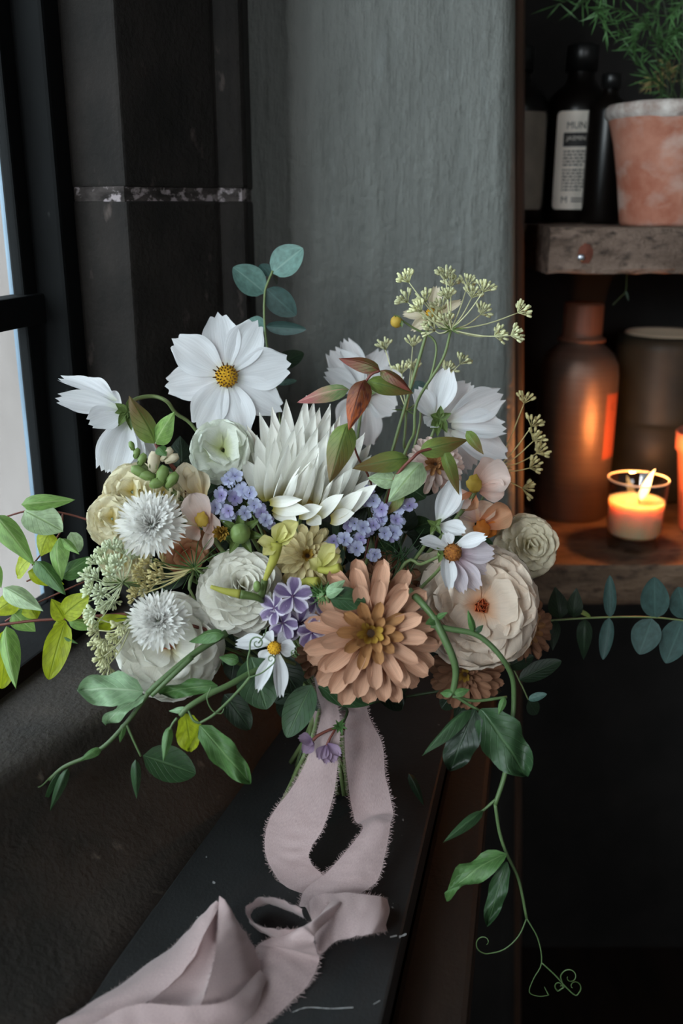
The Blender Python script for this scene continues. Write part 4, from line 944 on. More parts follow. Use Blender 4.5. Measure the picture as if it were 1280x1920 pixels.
tube('flower_tube', [P(638, 1064, .612), P(618, 1070, .615), P(598, 1068, .62)], .0032, .0022, M['lemon'], y2_, 8); tube('flower_tube', [P(596, 1092, .615), P(575, 1090, .62), P(560, 1094, .63)], .0036, .0016, M['lemon'], y2_, 8)
tube('stem', [P(565, 1092, .626), P(580, 1150, .66), BIND], .0012, .0012, M['stem'], y2_)

# ---- seed head, star bud, bristly head
sh = thing('seed_head', 'small brown scabious seed head under the blush snapdragon', 'seed head', P(415, 1000, .63)); C = P(415, 1000, .63)
for k in range(18): a = k * 2.4; q = math.sqrt(k / 18); d = (tocam(C) + (RT * math.cos(a) + UP * math.sin(a)) * q * 1.6).normalized(); put('bract', pm('zin', 'ochre', .2, .1, nu=5, nv=4), sh, C, C + d * .0075, .0013)
stem_to_bind(sh, C, tocam(C), .0009)
gb = thing('star_bud', 'round green bud in a star of sepals below the left forget-me-nots', 'bud', P(450, 1000, .63)); C = P(450, 1000, .63)
blob('bud', C, .0068, M['calyx'], gb, (1, 1, .9), tocam(C), 14, 10, .15)
for k in range(7): a = k * .9 + .2; pet(gb, (450 + 8 * math.cos(a), 1002 + 8 * math.sin(a)), (450 + 48 * math.cos(a), 1000 + 42 * math.sin(a)), 9, 'lance', 'calyx', .637, .634, name='sepal', cup=.2)
stem_to_bind(gb, P(450, 1000, .64), tocam(C), .0012)
br = thing('bristly_bud', 'bristly bright green bud head between the phlox and the dark leaf', 'bud', P(606, 1116, .605)); C = P(606, 1116, .61); rd = R_(9); vs, fs = [], []
for k in range(120):
    d = V((rd.gauss(0, 1), rd.gauss(-.4, 1), rd.gauss(0, 1))).normalized(); L = rd.uniform(.006, .012); tube_geo([C + d * .002, C + d * L + V((0, 0, rd.uniform(-.001, .002)))], .0007, .0001, 4, 1, 0, vs, fs)
o = wobj('bristles', vs, fs, M['pea_g'], br, uvs=[(.5, .2)] * len(vs)); o['kind'] = 'stuff'
blob('bud', C, .005, M['pea_g'], br); stem_to_bind(br, C, tocam(C))

# ---- umbels
def umbellet(t, B, H, r, mat, rd, n=13, nm='umbellet'):
    "B end of the ray, H outward direction, r radius"
    vs, fs = [], []; a, x, y = basis(H)
    for k in range(n):
        an = k * 2.4 + rd.uniform(-.3, .3); q = math.sqrt((k + .3) / n); d = (a + (x * math.cos(an) + y * math.sin(an)) * q * 1.5).normalized(); e = B + d * r * rd.uniform(.75, 1)
        tube_geo([B, e], .00030, .00030, 3, 1, 0, vs, fs)
        L = r * .40; tube_geo([e - d * L * .5, e - d * L * .2, e + d * L * .25, e + d * L * .6], r * .07, r * .085, 5, 1, 0, vs, fs)
        bl_ = len(vs) - 20
        for i_ in (1, 2):                       # swell the little seed
            c_ = (sum((vs[bl_ + i_ * 5 + k2] for k2 in range(5)), V()) / 5)
            for k2 in range(5): vs[bl_ + i_ * 5 + k2] = c_ + (vs[bl_ + i_ * 5 + k2] - c_) * 1.5
    return wobj(nm, vs, fs, M[mat], t, uvs=[(.5, .2)] * len(vs))
def umbel(label, hub, ends, s, mat, R, stem, seed, smat='stem', n=13, ds=.012, out=None, rr=.0006):
    rd = R_(seed); H = P(*hub, s); t = thing('umbel_flower', label, 'flower', H, 'umbels in the bouquet')
    for (x, y) in ends:
        e = P(x, y, s + rd.uniform(-ds, ds)); mid = H.lerp(e, .5) + V((0, 0, -.003)); d = (e - H).normalized(); d = (d * 1.0 + UP * .45).normalized() if out is None else (d + out).normalized()
        B = e - d * R * .5; tube('ray', [H, mid, B], rr, .0004, M[mat], t, 5, 4); umbellet(t, B, d, R, mat, rd, n)
    for k in range(6): a = k * 1.05; q = H + (RT * math.cos(a) + UP * math.sin(a) * .4 - FW * .3) * .012; put('bract', pm('thin', 'calyx', .1, .1, nu=5, nv=2), t, H, q, .0006)
    tube('stem', [H] + [P(*q) for q in stem] + [BIND], .0010, .0014, M[smat], t, 6, 5)
umbel('tall pale green umbel rising highest on the right against the wall', (845, 619), [(761, 519), (757, 558), (835, 511), (845, 527), (839, 550), (878, 527), (888, 548), (911, 537), (907, 582), (979, 580), (936, 626), (968, 625), (794, 556), (825, 572), (808, 597), (836, 597), (806, 615), (783, 575)], .68, 'umbel', .0086,
      [(829, 675, .68), (782, 753, .685), (776, 812, .69), (762, 843, .70), (700, 1000, .71)], 91, n=15)
umbel('second umbel, half hidden behind the tall one', (762, 770), [(774, 640), (774, 685), (842, 690), (868, 674), (720, 646), (752, 690)], .735, 'umbel', .0085, [(757, 830, .735), (748, 900, .74)], 92, rr=.0005)
umbel('dim umbel beside the brown bottle, outermost on the right', (930, 880), [(985, 746), (1001, 790), (1006, 818), (1013, 843), (1002, 872), (990, 916)], .745, 'umbel_tan', .0095, [(890, 960, .745), (800, 1100, .74)], 93, rr=.0005)
umbel('dense white-green umbel at the left edge of the bouquet', (230, 1093), [(192, 1030), (212, 1022), (232, 1030), (178, 1050), (198, 1050), (160, 1078), (176, 1080), (166, 1104), (158, 1126), (186, 1112), (190, 1135), (210, 1070), (170, 1150), (176, 1172), (212, 1128), (222, 1052), (250, 1040), (205, 1095)], .625, 'umbel_w', .0072, [(290, 1110, .64), (400, 1180, .67)], 94, n=18, ds=.02, rr=.0004)
umbel('green umbel hanging below the white-green one, over the pea leaf', (252, 1160), [(178, 1188), (192, 1206), (180, 1212), (196, 1230), (190, 1240), (200, 1256), (212, 1196), (222, 1176), (206, 1216), (168, 1160)], .615, 'umbel', .0068, [(330, 1190, .64), (420, 1230, .67)], 95, n=15, rr=.00045, out=UP * -.4)
umbel('tan umbel between the upper cornflower and the ball dahlia', (364, 1066), [(258, 1070), (272, 1050), (287, 1070), (300, 1078), (256, 1100), (270, 1108), (248, 1116), (285, 1090), (268, 1084), (300, 1052)], .632, 'umbel_tan', .0068, [(400, 1090, .65), (480, 1180, .68)], 96, n=14, rr=.0005)
# feathery love-in-a-mist style threads round the tan umbel's hub
tf = thing('feathery_foliage', 'fine green thread foliage behind the tan umbel', 'foliage', P(364, 1066, .64)); rd = R_(3)
for k in range(22):
    a = 2 * PI * k / 22; L = rd.uniform(50, 95); e = P(364 + L * math.cos(a), 1066 + L * .8 * math.sin(a), .64 + rd.uniform(-.01, .02)); c = P(364, 1066, .642)
    tube('leaf_thread', [c, c.lerp(e, .5) + V((0, 0, rd.uniform(-.002, .003))), e], .0005, .0002, M['pea_g'], tf, 4, 3)
stem_to_bind(tf, P(364, 1066, .642), UP, .001)
tf2 = thing('feathery_foliage', 'fine dark green thread foliage between the violet cluster and mauve cosmos', 'foliage', P(760, 1060, .66))
for k in range(30):
    a = rd.uniform(0, 6.28); L = rd.uniform(30, 75); c = P(745 + rd.uniform(-20, 25), 1055 + rd.uniform(-30, 30), .665); e = P(750 + L * math.cos(a), 1050 + L * math.sin(a), .66 + rd.uniform(-.015, .01))
    tube('leaf_thread', [c, c.lerp(e, .5) + V((0, 0, rd.uniform(-.004, .004))), e], .0005, .0002, M['dark'], tf2, 4, 3)
tube('stem', [P(826, 1042, .64), P(790, 1058, .65), P(745, 1075, .66), BIND], .0011, .0014, M['stem'], tf2)

# ---- leaves given in pixels
def foliage(name, label, cat, s, stems, leaves, smat='stem', seed=0, group=None, r=.0011):
    L0 = stems[0][1][0] if stems else leaves[0][:2]
    t = thing(name, label, cat, P(L0[0], L0[1], s), group); rd = R_(seed)
    for rr, pts in stems:
        tube('stem', [P(p[0], p[1], p[2] if len(p) > 2 else s) for p in pts], rr, rr * .75, M[smat], t, 7, 6)
    for i, l in enumerate(leaves):
        bx, by, tx, ty, hw, shape, mt = l[:7]; roll = l[7] if len(l) > 7 else rd.uniform(-28, 28); ds = l[8] if len(l) > 8 else rd.uniform(-.012, .008); s0 = s + (l[9] if len(l) > 9 else 0)
        k = dict(lance=dict(cup=.0, curl=rd.choice((-.10, -.18, .08)), fold=-.14, ruffle=.012), oval=dict(cup=.06, curl=-.06), long=dict(cup=.1, curl=-.12, fold=-.06, ruffle=.02), crinkle=dict(cup=.08, curl=-.12, fold=-.08, ruffle=.13))
        sh_ = 'long' if shape == 'crinkle' else shape
        pet(t, (bx, by), (tx, ty), hw, sh_, mt, s0, s0 + ds, roll, 'leaf', var=i % 5, nu=14, nv=8, **k[shape])
    return t
foliage('eucalyptus', 'upright blue-green eucalyptus sprig behind the forward cosmos', 'foliage', .745,
    [(.0010, [(511, 508), (502, 530), (496, 552), (496, 609), (506, 680), (520, 740), (530, 830), (560, 1000), (610, 1300)])],
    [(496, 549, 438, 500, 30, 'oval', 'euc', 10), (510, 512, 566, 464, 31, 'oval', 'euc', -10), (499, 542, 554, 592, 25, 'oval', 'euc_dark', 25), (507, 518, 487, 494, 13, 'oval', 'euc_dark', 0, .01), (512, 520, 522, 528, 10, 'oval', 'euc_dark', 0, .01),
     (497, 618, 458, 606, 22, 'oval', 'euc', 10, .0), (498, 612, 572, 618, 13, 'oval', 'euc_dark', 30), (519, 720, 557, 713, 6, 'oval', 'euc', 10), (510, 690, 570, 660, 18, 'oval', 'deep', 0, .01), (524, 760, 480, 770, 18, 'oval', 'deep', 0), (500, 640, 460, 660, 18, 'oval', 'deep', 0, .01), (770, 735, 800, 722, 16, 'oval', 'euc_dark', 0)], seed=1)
foliage('clematis_branch', 'bronze and olive leaved clematis branch arching over the cactus dahlia', 'foliage', .635,
    [(.0009, [(712, 695, .632), (692, 706, .632), (672, 745, .635), (656, 795, .64), (668, 850, .655), (700, 950, .67), (650, 1200, .69)]), (.0012, [(738, 900, .635), (752, 880, .632), (772, 860, .628), (790, 846, .63), (830, 838, .635), (850, 842, .64)]), (.0012, [(738, 900, .635), (720, 960, .66), (660, 1200, .69)])],
    [(712, 695, 634, 668, 17, 'lance', 'bronze', 10), (712, 695, 772, 726, 14, 'lance', 'bronze', -20), (688, 715, 774, 738, 18, 'lance', 'olive', 10), (654, 730, 553, 750, 17, 'lance', 'pinktip', 0), (684, 712, 653, 798, 23, 'lance', 'rust', 5, -.012, -.004),
     (652, 793, 618, 908, 27, 'lance', 'olive', 0, -.01), (766, 860, 662, 876, 21, 'lance', 'olive', -5), (786, 848, 878, 822, 20, 'lance', 'olive', 5), (832, 842, 862, 926, 14, 'lance', 'olive', 25), (874, 808, 908, 852, 12, 'lance', 'olive', 30), (792, 868, 728, 945, 28, 'lance', 'vine_pale', 5, -.008), (744, 902, 690, 896, 18, 'lance', 'vine_pale', -15), (756, 925, 728, 966, 14, 'lance', 'olive', 30)], 'stem_red', 2)
foliage('clematis_leaves', 'pair of bright green pointed leaves in front of the dark jamb, left', 'foliage', .64, [(.001, [(291, 832, .64), (300, 848, .642), (325, 880, .65), (420, 1050, .68), (600, 1300, .70)])],
    [(290, 832, 238, 744, 25, 'lance', 'olive', 20), (293, 833, 330, 772, 22, 'lance', 'vine_g', -15), (296, 838, 312, 856, 12, 'lance', 'pea_g', 0)], 'stem_red', 3)
foliage('clematis_vine', 'yellow-green leafy vine trailing out to the left over the window', 'foliage', .635,
    [(.0012, [(400, 1184, .63), (330, 1166, .628), (250, 1152, .632), (180, 1155, .635), (120, 1160, .635), (60, 1164, .635), (-15, 1174, .635)]), (.0008, [(175, 979, .65), (150, 970, .65), (118, 962, .65), (80, 956, .65), (45, 959, .65), (-10, 976, .65)]), (.0007, [(10, 1165, .64), (50, 1140, .64), (110, 1112, .645), (160, 1090, .65)]), (.0007, [(118, 962, .65), (112, 1000, .65), (85, 1030, .65), (60, 1060, .645)]), (.0006, [(175, 979, .65), (230, 1000, .67)]), (.0006, [(50, 1090, .645), (80, 1078, .645)])],
    [(40, 946, 136, 937, 17, 'lance', 'vine_g', 15), (46, 958, 114, 992, 31, 'long', 'vine_pale', 5, -.01), (-12, 966, 60, 1048, 24, 'lance', 'vine_g', 0, -.015), (96, 998, 74, 1042, 24, 'lance', 'vine_y', 20), (112, 1008, 108, 1084, 22, 'lance', 'vine_g', 30), (116, 1084, 172, 1042, 18, 'lance', 'pea_g', 0),
     (66, 1052, 122, 1110, 19, 'lance', 'pea_g', -10, -.015), (52, 1072, 122, 1094, 18, 'lance', 'vine_y', 0, .01), (60, 1046, 26, 1080, 20, 'long', 'vine_y', 20, .012), (6, 1102, 84, 1150, 20, 'lance', 'vine_pale', 0, -.015), (34, 1122, -16, 1152, 22, 'lance', 'vine_y', 0), (24, 1148, 66, 1186, 22, 'lance', 'vine_g', 20), (118, 1156, 162, 1118, 23, 'long', 'vine_y', 0), (122, 1166, 90, 1274, 24, 'long', 'vine_y', 0, -.01),
     (128, 1164, 186, 1176, 14, 'lance', 'vine_g', 0), (178, 1174, 236, 1156, 16, 'lance', 'vine_y', 10), (14, 1178, 4, 1294, 26, 'long', 'vine_y', -10, 0), (12, 1174, 34, 1294, 20, 'lance', 'vine_g', 20, -.02), (132, 998, 150, 1036, 15, 'long', 'vine_pale', 0), (114, 1010, 150, 1042, 9, 'lance', 'vine_g', 0), (-10, 1055, 2, 1100, 10, 'lance', 'vine_g', 0), (120, 1164, 98, 1122, 19, 'lance', 'vine_y', 20), (112, 1194, 142, 1203, 6, 'lance', 'pea_g', 0), (70, 1160, 30, 1110, 18, 'lance', 'vine_y', 10, .01), (106, 1164, 124, 1190, 14, 'lance', 'vine_y', 10)], 'stem_red', 4)
pv = foliage('sweet_pea_vine', 'sweet pea vine with pale blue-green leaves reaching to the lower left', 'foliage', .60,
    [(.0024, [(425, 1186, .615), (380, 1214, .61), (344, 1241, .605), (300, 1278, .60), (276, 1300, .60)]), (.0016, [(280, 1296, .60), (262, 1322, .60), (237, 1355, .60), (200, 1395, .60), (165, 1418, .60), (120, 1438, .60), (92, 1462, .60)]), (.0009, [(237, 1358, .60), (250, 1388, .60), (264, 1418, .60)]), (.0005, [(92, 1460, .60), (75, 1475, .60), (58, 1474, .60)]), (.0018, [(360, 1232, .603), (320, 1270, .598), (284, 1305, .597)])],
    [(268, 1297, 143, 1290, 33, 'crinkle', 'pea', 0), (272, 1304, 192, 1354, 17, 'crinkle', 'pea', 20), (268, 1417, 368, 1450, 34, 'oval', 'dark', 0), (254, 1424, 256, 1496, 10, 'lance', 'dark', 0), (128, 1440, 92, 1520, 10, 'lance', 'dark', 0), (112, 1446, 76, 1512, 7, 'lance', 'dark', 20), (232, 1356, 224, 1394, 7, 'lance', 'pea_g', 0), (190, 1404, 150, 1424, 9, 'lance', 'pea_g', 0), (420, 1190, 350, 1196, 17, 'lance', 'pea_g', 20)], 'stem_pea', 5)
pv2 = foliage('sweet_pea_vine', 'sweet pea shoot with curling tendrils and a bud, above the ribbon folds', 'foliage', .585,
    [(.0021, [(530, 1235, .62), (470, 1262, .60), (430, 1284, .59), (392, 1302, .585), (353, 1326, .58), (338, 1342, .58)]), (.0010, [(470, 1268, .585), (452, 1290, .583), (423, 1320, .58), (398, 1342, .578), (374, 1356, .578)]), (.0009, [(374, 1356, .578), (362, 1350, .578), (352, 1330, .58)]), (.0008, [(332, 1346, .58), (324, 1356, .58), (318, 1368, .58)])],
    [(346, 1338, 358, 1410, 25, 'crinkle', 'vine_y', -20), (374, 1360, 470, 1470, 25, 'crinkle', 'pea_g', 10), (318, 1362, 306, 1426, 10, 'lance', 'pea_g', 0), (322, 1366, 303, 1398, 6, 'lance', 'pea', 0), (470, 1232, 500, 1330, 42, 'oval', 'dark', 0, -.005, .02), (420, 1302, 470, 1368, 24, 'long', 'deep', 0, 0, .03), (408, 1286, 296, 1298, 16, 'crinkle', 'pea_g', 0, 0, .02),
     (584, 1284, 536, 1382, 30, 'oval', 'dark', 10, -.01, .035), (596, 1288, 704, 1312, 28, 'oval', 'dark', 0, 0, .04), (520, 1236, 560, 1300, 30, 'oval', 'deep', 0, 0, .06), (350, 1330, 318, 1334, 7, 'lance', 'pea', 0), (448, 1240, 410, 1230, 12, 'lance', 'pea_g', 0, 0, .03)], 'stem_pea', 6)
def curl(cx, cy, r, a0, turns, s, n=14, shrink=.75):
    return [P(cx + r * (1 - shrink * k / n) * math.cos(a0 + turns * 2 * PI * k / n), cy + r * (1 - shrink * k / n) * math.sin(a0 + turns * 2 * PI * k / n), s - .0006 * k) for k in range(n + 1)]
def tendril(t, pts, s, c=None, r=.0005, mat='stem_pea'):
    q = [P(x, y, s) for x, y in pts]
    if c: q += curl(*c, s)[1:]
    tube('tendril', q, r, r * .5, M[mat], t, 5, 4)
tendril(pv2, [(468, 1270), (464, 1240), (468, 1220)], .584, (482, 1206, 14, 2.6, 1.3), .0006)
tendril(pv2, [(468, 1270), (490, 1262), (508, 1248)], .583, (508, 1236, 9, 1.5, -1.2), .0005)
tendril(pv2, [(396, 1288), (388, 1310), (398, 1332), (414, 1338), (420, 1328)], .576)
tendril(pv2, [(484, 1206), (496, 1190), (500, 1175)], .584); tendril(pv2, [(545, 1222), (556, 1232)], .60, (552, 1224, 8, 1, 1.2), .0004)
rv = foliage('sweet_pea_vine', 'long sweet pea vine arching over the dahlia and hanging down on the right', 'foliage', .60,
    [(.0026, [(767, 1108, .615), (790, 1130, .605), (815, 1160, .60)]), (.0027, [(812, 1156, .60), (832, 1196, .598), (848, 1232, .598), (854, 1262, .60), (848, 1302, .603)]), (.0020, [(808, 1172, .60), (845, 1180, .60), (887, 1188, .60), (915, 1206, .60), (942, 1236, .60), (960, 1270, .605), (963, 1310, .61), (960, 1364, .61)]), (.0019, [(960, 1364, .61), (952, 1420, .61), (944, 1460, .61), (928, 1508, .61)]), (.0012, [(928, 1508, .61), (936, 1560, .61), (950, 1602, .61), (972, 1650, .61), (987, 1722, .61)]),
     (.0012, [(848, 1305, .603), (890, 1314, .608), (950, 1307, .61)]), (.0012, [(852, 1304, .603), (880, 1322, .605), (902, 1334, .605)]), (.0010, [(930, 1498, .61), (905, 1520, .61), (870, 1545, .61)])],
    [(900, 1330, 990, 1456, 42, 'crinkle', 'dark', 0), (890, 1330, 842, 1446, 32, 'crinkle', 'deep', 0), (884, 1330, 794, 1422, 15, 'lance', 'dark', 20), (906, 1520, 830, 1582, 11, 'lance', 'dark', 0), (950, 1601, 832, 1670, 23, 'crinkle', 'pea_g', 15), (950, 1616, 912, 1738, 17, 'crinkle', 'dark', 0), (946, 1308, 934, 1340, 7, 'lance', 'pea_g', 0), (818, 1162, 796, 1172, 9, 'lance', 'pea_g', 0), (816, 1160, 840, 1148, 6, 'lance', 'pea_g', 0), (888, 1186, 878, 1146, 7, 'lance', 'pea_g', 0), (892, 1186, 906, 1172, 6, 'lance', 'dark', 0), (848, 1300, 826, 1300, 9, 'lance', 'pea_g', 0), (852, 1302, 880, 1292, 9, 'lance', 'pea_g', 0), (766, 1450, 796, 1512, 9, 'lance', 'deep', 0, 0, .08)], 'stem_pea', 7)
for p_, c_ in (([(987, 1722), (972, 1755), (945, 1780), (915, 1788)], (908, 1768, 20, 1.3, .9)), ([(987, 1722), (1008, 1760), (1015, 1805), (1000, 1835), (992, 1860), (1010, 1868), (1028, 1866)], None), ([(1015, 1805), (1040, 1828), (1060, 1850), (1078, 1866)], (1076, 1850, 15, 1.2, -.8)), ([(1052, 1846)], (1068, 1832, 18, 2.6, 1.1)), ([(1058, 1850), (1046, 1858)], (1048, 1848, 10, 1.6, .8)), ([(1028, 1866), (1020, 1850)], None)):
    tendril(rv, p_ if len(p_) > 1 else p_ + [(1056, 1850)], .61, c_, .0005)
foliage('eucalyptus', 'blue-green eucalyptus sprig pointing right below the candle shelf', 'foliage', .75,
    [(.0009, [(760, 1180, .74), (900, 1175, .745), (1050, 1162, .75), (1150, 1157, .75), (1230, 1158, .75), (1300, 1166, .75)])],
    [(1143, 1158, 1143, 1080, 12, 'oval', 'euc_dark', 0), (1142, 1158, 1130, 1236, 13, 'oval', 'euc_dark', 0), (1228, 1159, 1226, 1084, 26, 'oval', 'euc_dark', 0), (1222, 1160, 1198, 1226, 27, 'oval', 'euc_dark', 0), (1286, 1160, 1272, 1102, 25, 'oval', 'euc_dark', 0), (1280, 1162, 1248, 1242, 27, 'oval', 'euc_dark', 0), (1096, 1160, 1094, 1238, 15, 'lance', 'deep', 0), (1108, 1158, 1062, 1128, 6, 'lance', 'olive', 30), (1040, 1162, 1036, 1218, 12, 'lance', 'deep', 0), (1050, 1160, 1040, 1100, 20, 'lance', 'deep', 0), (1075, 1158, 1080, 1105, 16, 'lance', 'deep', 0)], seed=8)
foliage('eucalyptus', 'dim eucalyptus tip hanging beside the long pea vine', 'foliage', .72,
    [(.0007, [(900, 1220, .72), (950, 1240, .72), (975, 1280, .72), (990, 1312, .72)])],
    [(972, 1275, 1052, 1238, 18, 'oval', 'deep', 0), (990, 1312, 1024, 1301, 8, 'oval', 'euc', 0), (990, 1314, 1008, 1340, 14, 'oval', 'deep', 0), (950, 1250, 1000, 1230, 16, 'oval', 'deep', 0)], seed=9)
foliage('foliage_sprig', 'dark oval leaf with teal companion right of the bristly bud', 'foliage', .60, [(.001, [(612, 1118, .60), (640, 1200, .66), (630, 1300, .69)])],
    [(618, 1122, 686, 1126, 23, 'long', 'dark', 0), (612, 1116, 646, 1088, 12, 'lance', 'pea', 10), (612, 1118, 640, 1104, 9, 'lance', 'pea', 10)], seed=10)
# inner greenery so the bouquet has a body
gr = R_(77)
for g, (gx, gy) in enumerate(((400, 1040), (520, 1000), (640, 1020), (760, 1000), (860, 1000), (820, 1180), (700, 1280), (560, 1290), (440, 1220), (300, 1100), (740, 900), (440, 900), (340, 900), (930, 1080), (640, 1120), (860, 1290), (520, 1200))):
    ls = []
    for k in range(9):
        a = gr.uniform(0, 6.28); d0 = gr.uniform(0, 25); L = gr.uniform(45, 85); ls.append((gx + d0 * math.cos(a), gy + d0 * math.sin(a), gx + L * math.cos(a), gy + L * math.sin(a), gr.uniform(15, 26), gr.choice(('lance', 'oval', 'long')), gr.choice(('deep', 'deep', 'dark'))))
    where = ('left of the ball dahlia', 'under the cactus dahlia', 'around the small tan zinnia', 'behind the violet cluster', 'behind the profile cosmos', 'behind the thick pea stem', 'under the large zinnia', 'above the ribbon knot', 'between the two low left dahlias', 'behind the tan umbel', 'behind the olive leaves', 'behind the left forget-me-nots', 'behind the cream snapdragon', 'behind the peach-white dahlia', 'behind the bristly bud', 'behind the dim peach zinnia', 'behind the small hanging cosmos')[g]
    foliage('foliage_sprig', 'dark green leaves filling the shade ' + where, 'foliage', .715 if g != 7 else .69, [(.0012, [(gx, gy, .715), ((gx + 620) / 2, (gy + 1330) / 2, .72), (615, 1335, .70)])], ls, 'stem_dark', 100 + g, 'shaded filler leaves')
# loose stems below the tie
ls_ = thing('loose_stem', 'bare green stem end leaning on the slate left of the ribbon', 'stem', G(520, 1512))
tube('stem', [P(600, 1330, .665), P(585, 1385, .655), P(560, 1440, .655), G(526, 1512, .002)], .0016, .0018, M['stem'], ls_)
tube('side_stem', [P(584, 1375, .66), P(562, 1420, .66), P(552, 1470, .665)], .0007, .0007, M['stem_dark'], ls_)

# ================================================================== RIBBON
m, n, b, out = nt('dusty_pink_silk'); 
tc = N(n, 'ShaderNodeUVMap'); mp = N(n, 'ShaderNodeMapping'); mp.inputs['Scale'].default_value = (90, 260, 1); n.links.new(tc.outputs[0], mp.inputs[0])
nz = N(n, 'ShaderNodeTexNoise'); nz.inputs['Scale'].default_value = 1; nz.inputs['Detail'].default_value = 2; n.links.new(mp.outputs[0], nz.inputs[0])
rp = ramp(n, [(.3, s2l((168, 146, 146))), (.7, s2l((190, 167, 166)))], nz.outputs[0]); n.links.new(rp.outputs[0], b.inputs['Base Color'])
b.inputs['Roughness'].default_value = .6; b.inputs['Sheen Weight'].default_value = .3; b.inputs['Specular IOR Level'].default_value = .25
bp = N(n, 'ShaderNodeBump'); bp.inputs['Strength'].default_value = .25; bp.inputs['Distance'].default_value = .0004; n.links.new(nz.outputs[0], bp.inputs['Height']); n.links.new(bp.outputs[0], b.inputs['Normal'])
tr = N(n, 'ShaderNodeBsdfTranslucent'); n.links.new(rp.outputs[0], tr.inputs[0]); ms_ = N(n, 'ShaderNodeMixShader'); ms_.inputs[0].default_value = .2
n.links.new(b.outputs[0], ms_.inputs[1]); n.links.new(tr.outputs[0], ms_.inputs[2]); n.links.new(ms_.outputs[0], out.inputs[0])
M['ribbon'] = m
rib = thing('silk_ribbon', 'frayed dusty pink silk ribbon hanging from the bouquet and folded on the slate', 'ribbon', G(590, 1680))
def strip(name, A, B, bow=0, seed=0, nu=10, nv=12, fray=(1, 1), wav=.0010):
    "surface between two edge curves"
    a = cr(A, nu); b_ = cr(B, nu); vs, fs, uvs = [], [], []; rd = R_(seed); n_ = len(a)
    for i in range(n_):
        w_ = b_[i] - a[i]; tg = (a[min(i + 1, n_ - 1)] - a[max(0, i - 1)]); nn = tg.cross(w_); nn = nn.normalized() if nn.length > 1e-9 else V((0, 0, 1))
        if nn.dot(-a[i]) < 0: nn = -nn
        for j in range(nv + 1):
            t = j / nv; p = a[i] + w_ * t + nn * (bow * math.sin(PI * t)) + nn * wav * noise.noise(V((i * .25, t * 3, seed)))
            vs.append(p); uvs.append((i / n_, t * .3))
    for i in range(n_ - 1):
        for j in range(nv): k = i * (nv + 1) + j; fs.append((k, k + 1, k + nv + 2, k + nv + 1))
    o = wobj(name, vs, fs, M['ribbon'], rib, uvs)
    fv, ff = [], []
    for side, (e, ot) in enumerate(((a, b_), (b_, a))):
        if not fray[side]: continue
        for i in range(n_ - 1):
            seg = (e[i + 1] - e[i]); m_ = max(1, int(seg.length / .00045))
            for q in range(m_):
                p = e[i] + seg * ((q + rd.random()) / m_); d = (e[i] - ot[i]).normalized() + seg.normalized() * rd.uniform(-.9, .9) + V((rd.uniform(-.3, .3), rd.uniform(-.3, .3), rd.uniform(-.2, .4)))
                L = rd.uniform(.0008, .0034) * (1 + .6 * (rd.random() > .9)); d.normalize(); sd = seg.normalized() * .00011
                k = len(fv); fv += [p - d * .0006 - sd, p - d * .0006 + sd, p + d * L * .6 + sd + V((0, 0, -.0001)), p + d * L]; ff += [(k, k + 1, k + 2), (k, k + 2, k + 3)]
    if fv:
        f_ = wobj('frayed_edge', fv, ff, M['ribbon'], o, [(.5, .1)] * len(fv)); f_['kind'] = 'stuff'
    return o
PS = lambda L: [P(*q) for q in L]
# tie around the stems
lathe('ribbon_tie', [(.0135, -.012), (.0145, -.006), (.0140, .0), (.0150, .006), (.0138, .013)], BIND, M['ribbon'], rib, 24, .08, 4)
strip('ribbon_tail', PS([(586, 1255, .66), (594, 1300, .64), (602, 1345, .625), (578, 1418, .618), (548, 1475, .622), (508, 1530, .632), (497, 1568, .636), (501, 1612, .632), (530, 1662, .622), (560, 1700, .612)]),
      PS([(612, 1255, .66), (624, 1300, .64), (636, 1345, .622), (634, 1420, .612), (624, 1495, .612), (604, 1555, .612), (584, 1588, .612), (580, 1612, .612), (604, 1640, .612), (640, 1668, .607)]), .002, 1)
strip('ribbon_tail', PS([(650, 1300, .655), (648, 1345, .65), (646, 1400, .648), (652, 1465, .646), (664, 1535, .640), (680, 1552, .626), (652, 1592, .618), (612, 1636, .612), (572, 1668, .607), (560, 1700, .603)]),
      PS([(684, 1300, .655), (692, 1345, .65), (716, 1395, .648), (722, 1455, .640), (736, 1518, .632), (732, 1545, .622), (722, 1600, .615), (706, 1652, .606), (668, 1678, .602), (620, 1705, .598)]), .003, 2)
def GS(L): return [G(*q) for q in L]
# right-hand loop: upper face going right, rolling back under
strip('ribbon_loop', GS([(572, 1700, .012), (592, 1680, .014), (640, 1674, .016), (700, 1679, .018), (722, 1684, .014), (724, 1690, .006), (700, 1692, .003), (640, 1700, .002)]),
      GS([(590, 1740, .010), (598, 1788, .010), (628, 1766, .012), (668, 1756, .016), (700, 1750, .019), (724, 1744, .010), (716, 1746, .003), (650, 1754, .001)]), .002, 3)
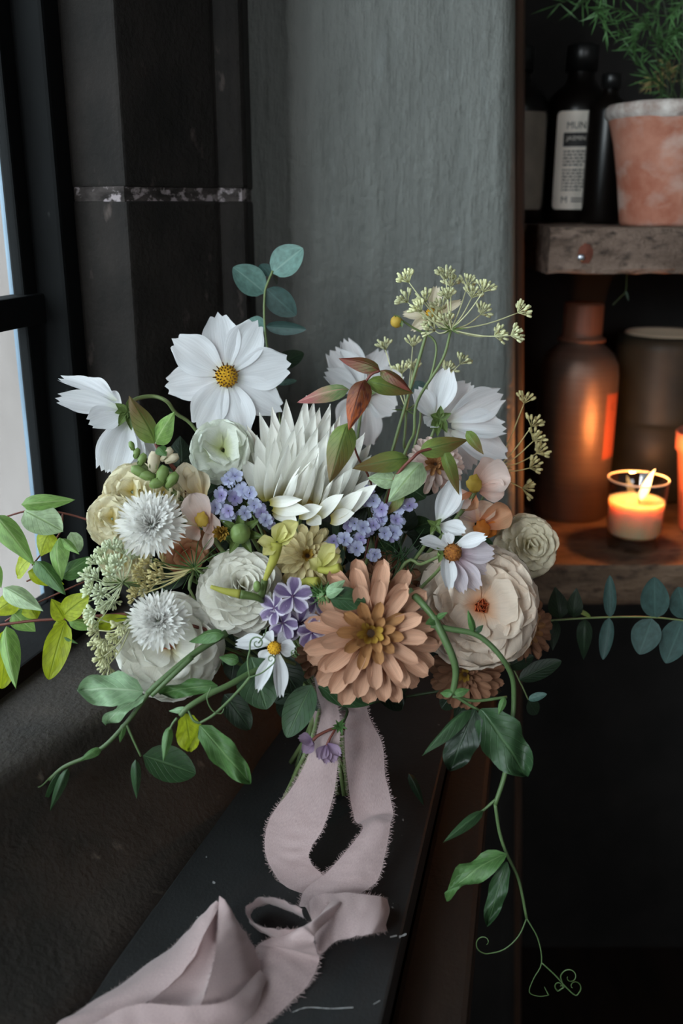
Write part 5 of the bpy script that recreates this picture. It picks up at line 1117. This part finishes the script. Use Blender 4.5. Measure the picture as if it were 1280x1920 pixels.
# small upright loop on the left
strip('ribbon_loop', GS([(566, 1704, .026), (530, 1688, .028), (492, 1682, .028), (462, 1700, .026), (466, 1722, .026), (492, 1738, .024), (530, 1742, .023), (568, 1744, .022)]),
      GS([(572, 1722, .014), (536, 1706, .010), (500, 1696, .006), (470, 1712, .004), (476, 1734, .004), (506, 1756, .004), (540, 1766, .008), (580, 1770, .010)]), .001, 4)
strip('ribbon_fold', GS([(620, 1690, .018), (580, 1735, .02), (540, 1748, .018), (500, 1762, .008), (478, 1780, .004), (466, 1830, .003), (420, 1890, .002), (350, 1950, .002), (280, 2010, .002)]),
      GS([(640, 1700, .012), (596, 1745, .022), (588, 1762, .022), (594, 1785, .012), (597, 1806, .004), (572, 1852, .002), (512, 1908, .001), (450, 1965, .001), (380, 2030, .001)]), .004, 5)
# big tent-like fold at the front left
strip('ribbon_fold', GS([(20, 1965, .001), (100, 1920, .001), (200, 1862, .002), (320, 1776, .004), (368, 1728, .02), (408, 1692, .034)]),
      GS([(150, 1990, .001), (240, 1905, .004), (300, 1862, .012), (352, 1812, .022), (384, 1750, .032), (414, 1694, .036)]), .003, 6, fray=(1, 0))
strip('ribbon_fold', GS([(408, 1692, .036), (384, 1750, .032), (340, 1812, .020), (298, 1862, .012), (250, 1900, .006)]),
      GS([(412, 1694, .036), (408, 1750, .033), (402, 1800, .029), (386, 1860, .021), (372, 1900, .014)]), -.010, 7, fray=(0, 0))
strip('ribbon_fold', GS([(410, 1692, .036), (407, 1750, .034), (402, 1800, .030), (386, 1860, .022), (370, 1900, .014)]),
      GS([(414, 1692, .036), (452, 1738, .022), (470, 1766, .014), (488, 1812, .008), (484, 1870, .006)]), .005, 8)
strip('ribbon_fold', GS([(140, 1950, .004), (200, 1905, .012), (262, 1882, .018), (350, 1886, .020), (430, 1874, .020), (486, 1818, .012)]),
      GS([(120, 2020, .001), (220, 1990, .002), (300, 1965, .003), (380, 1950, .004), (470, 1910, .004), (490, 1850, .002)]), .004, 9)
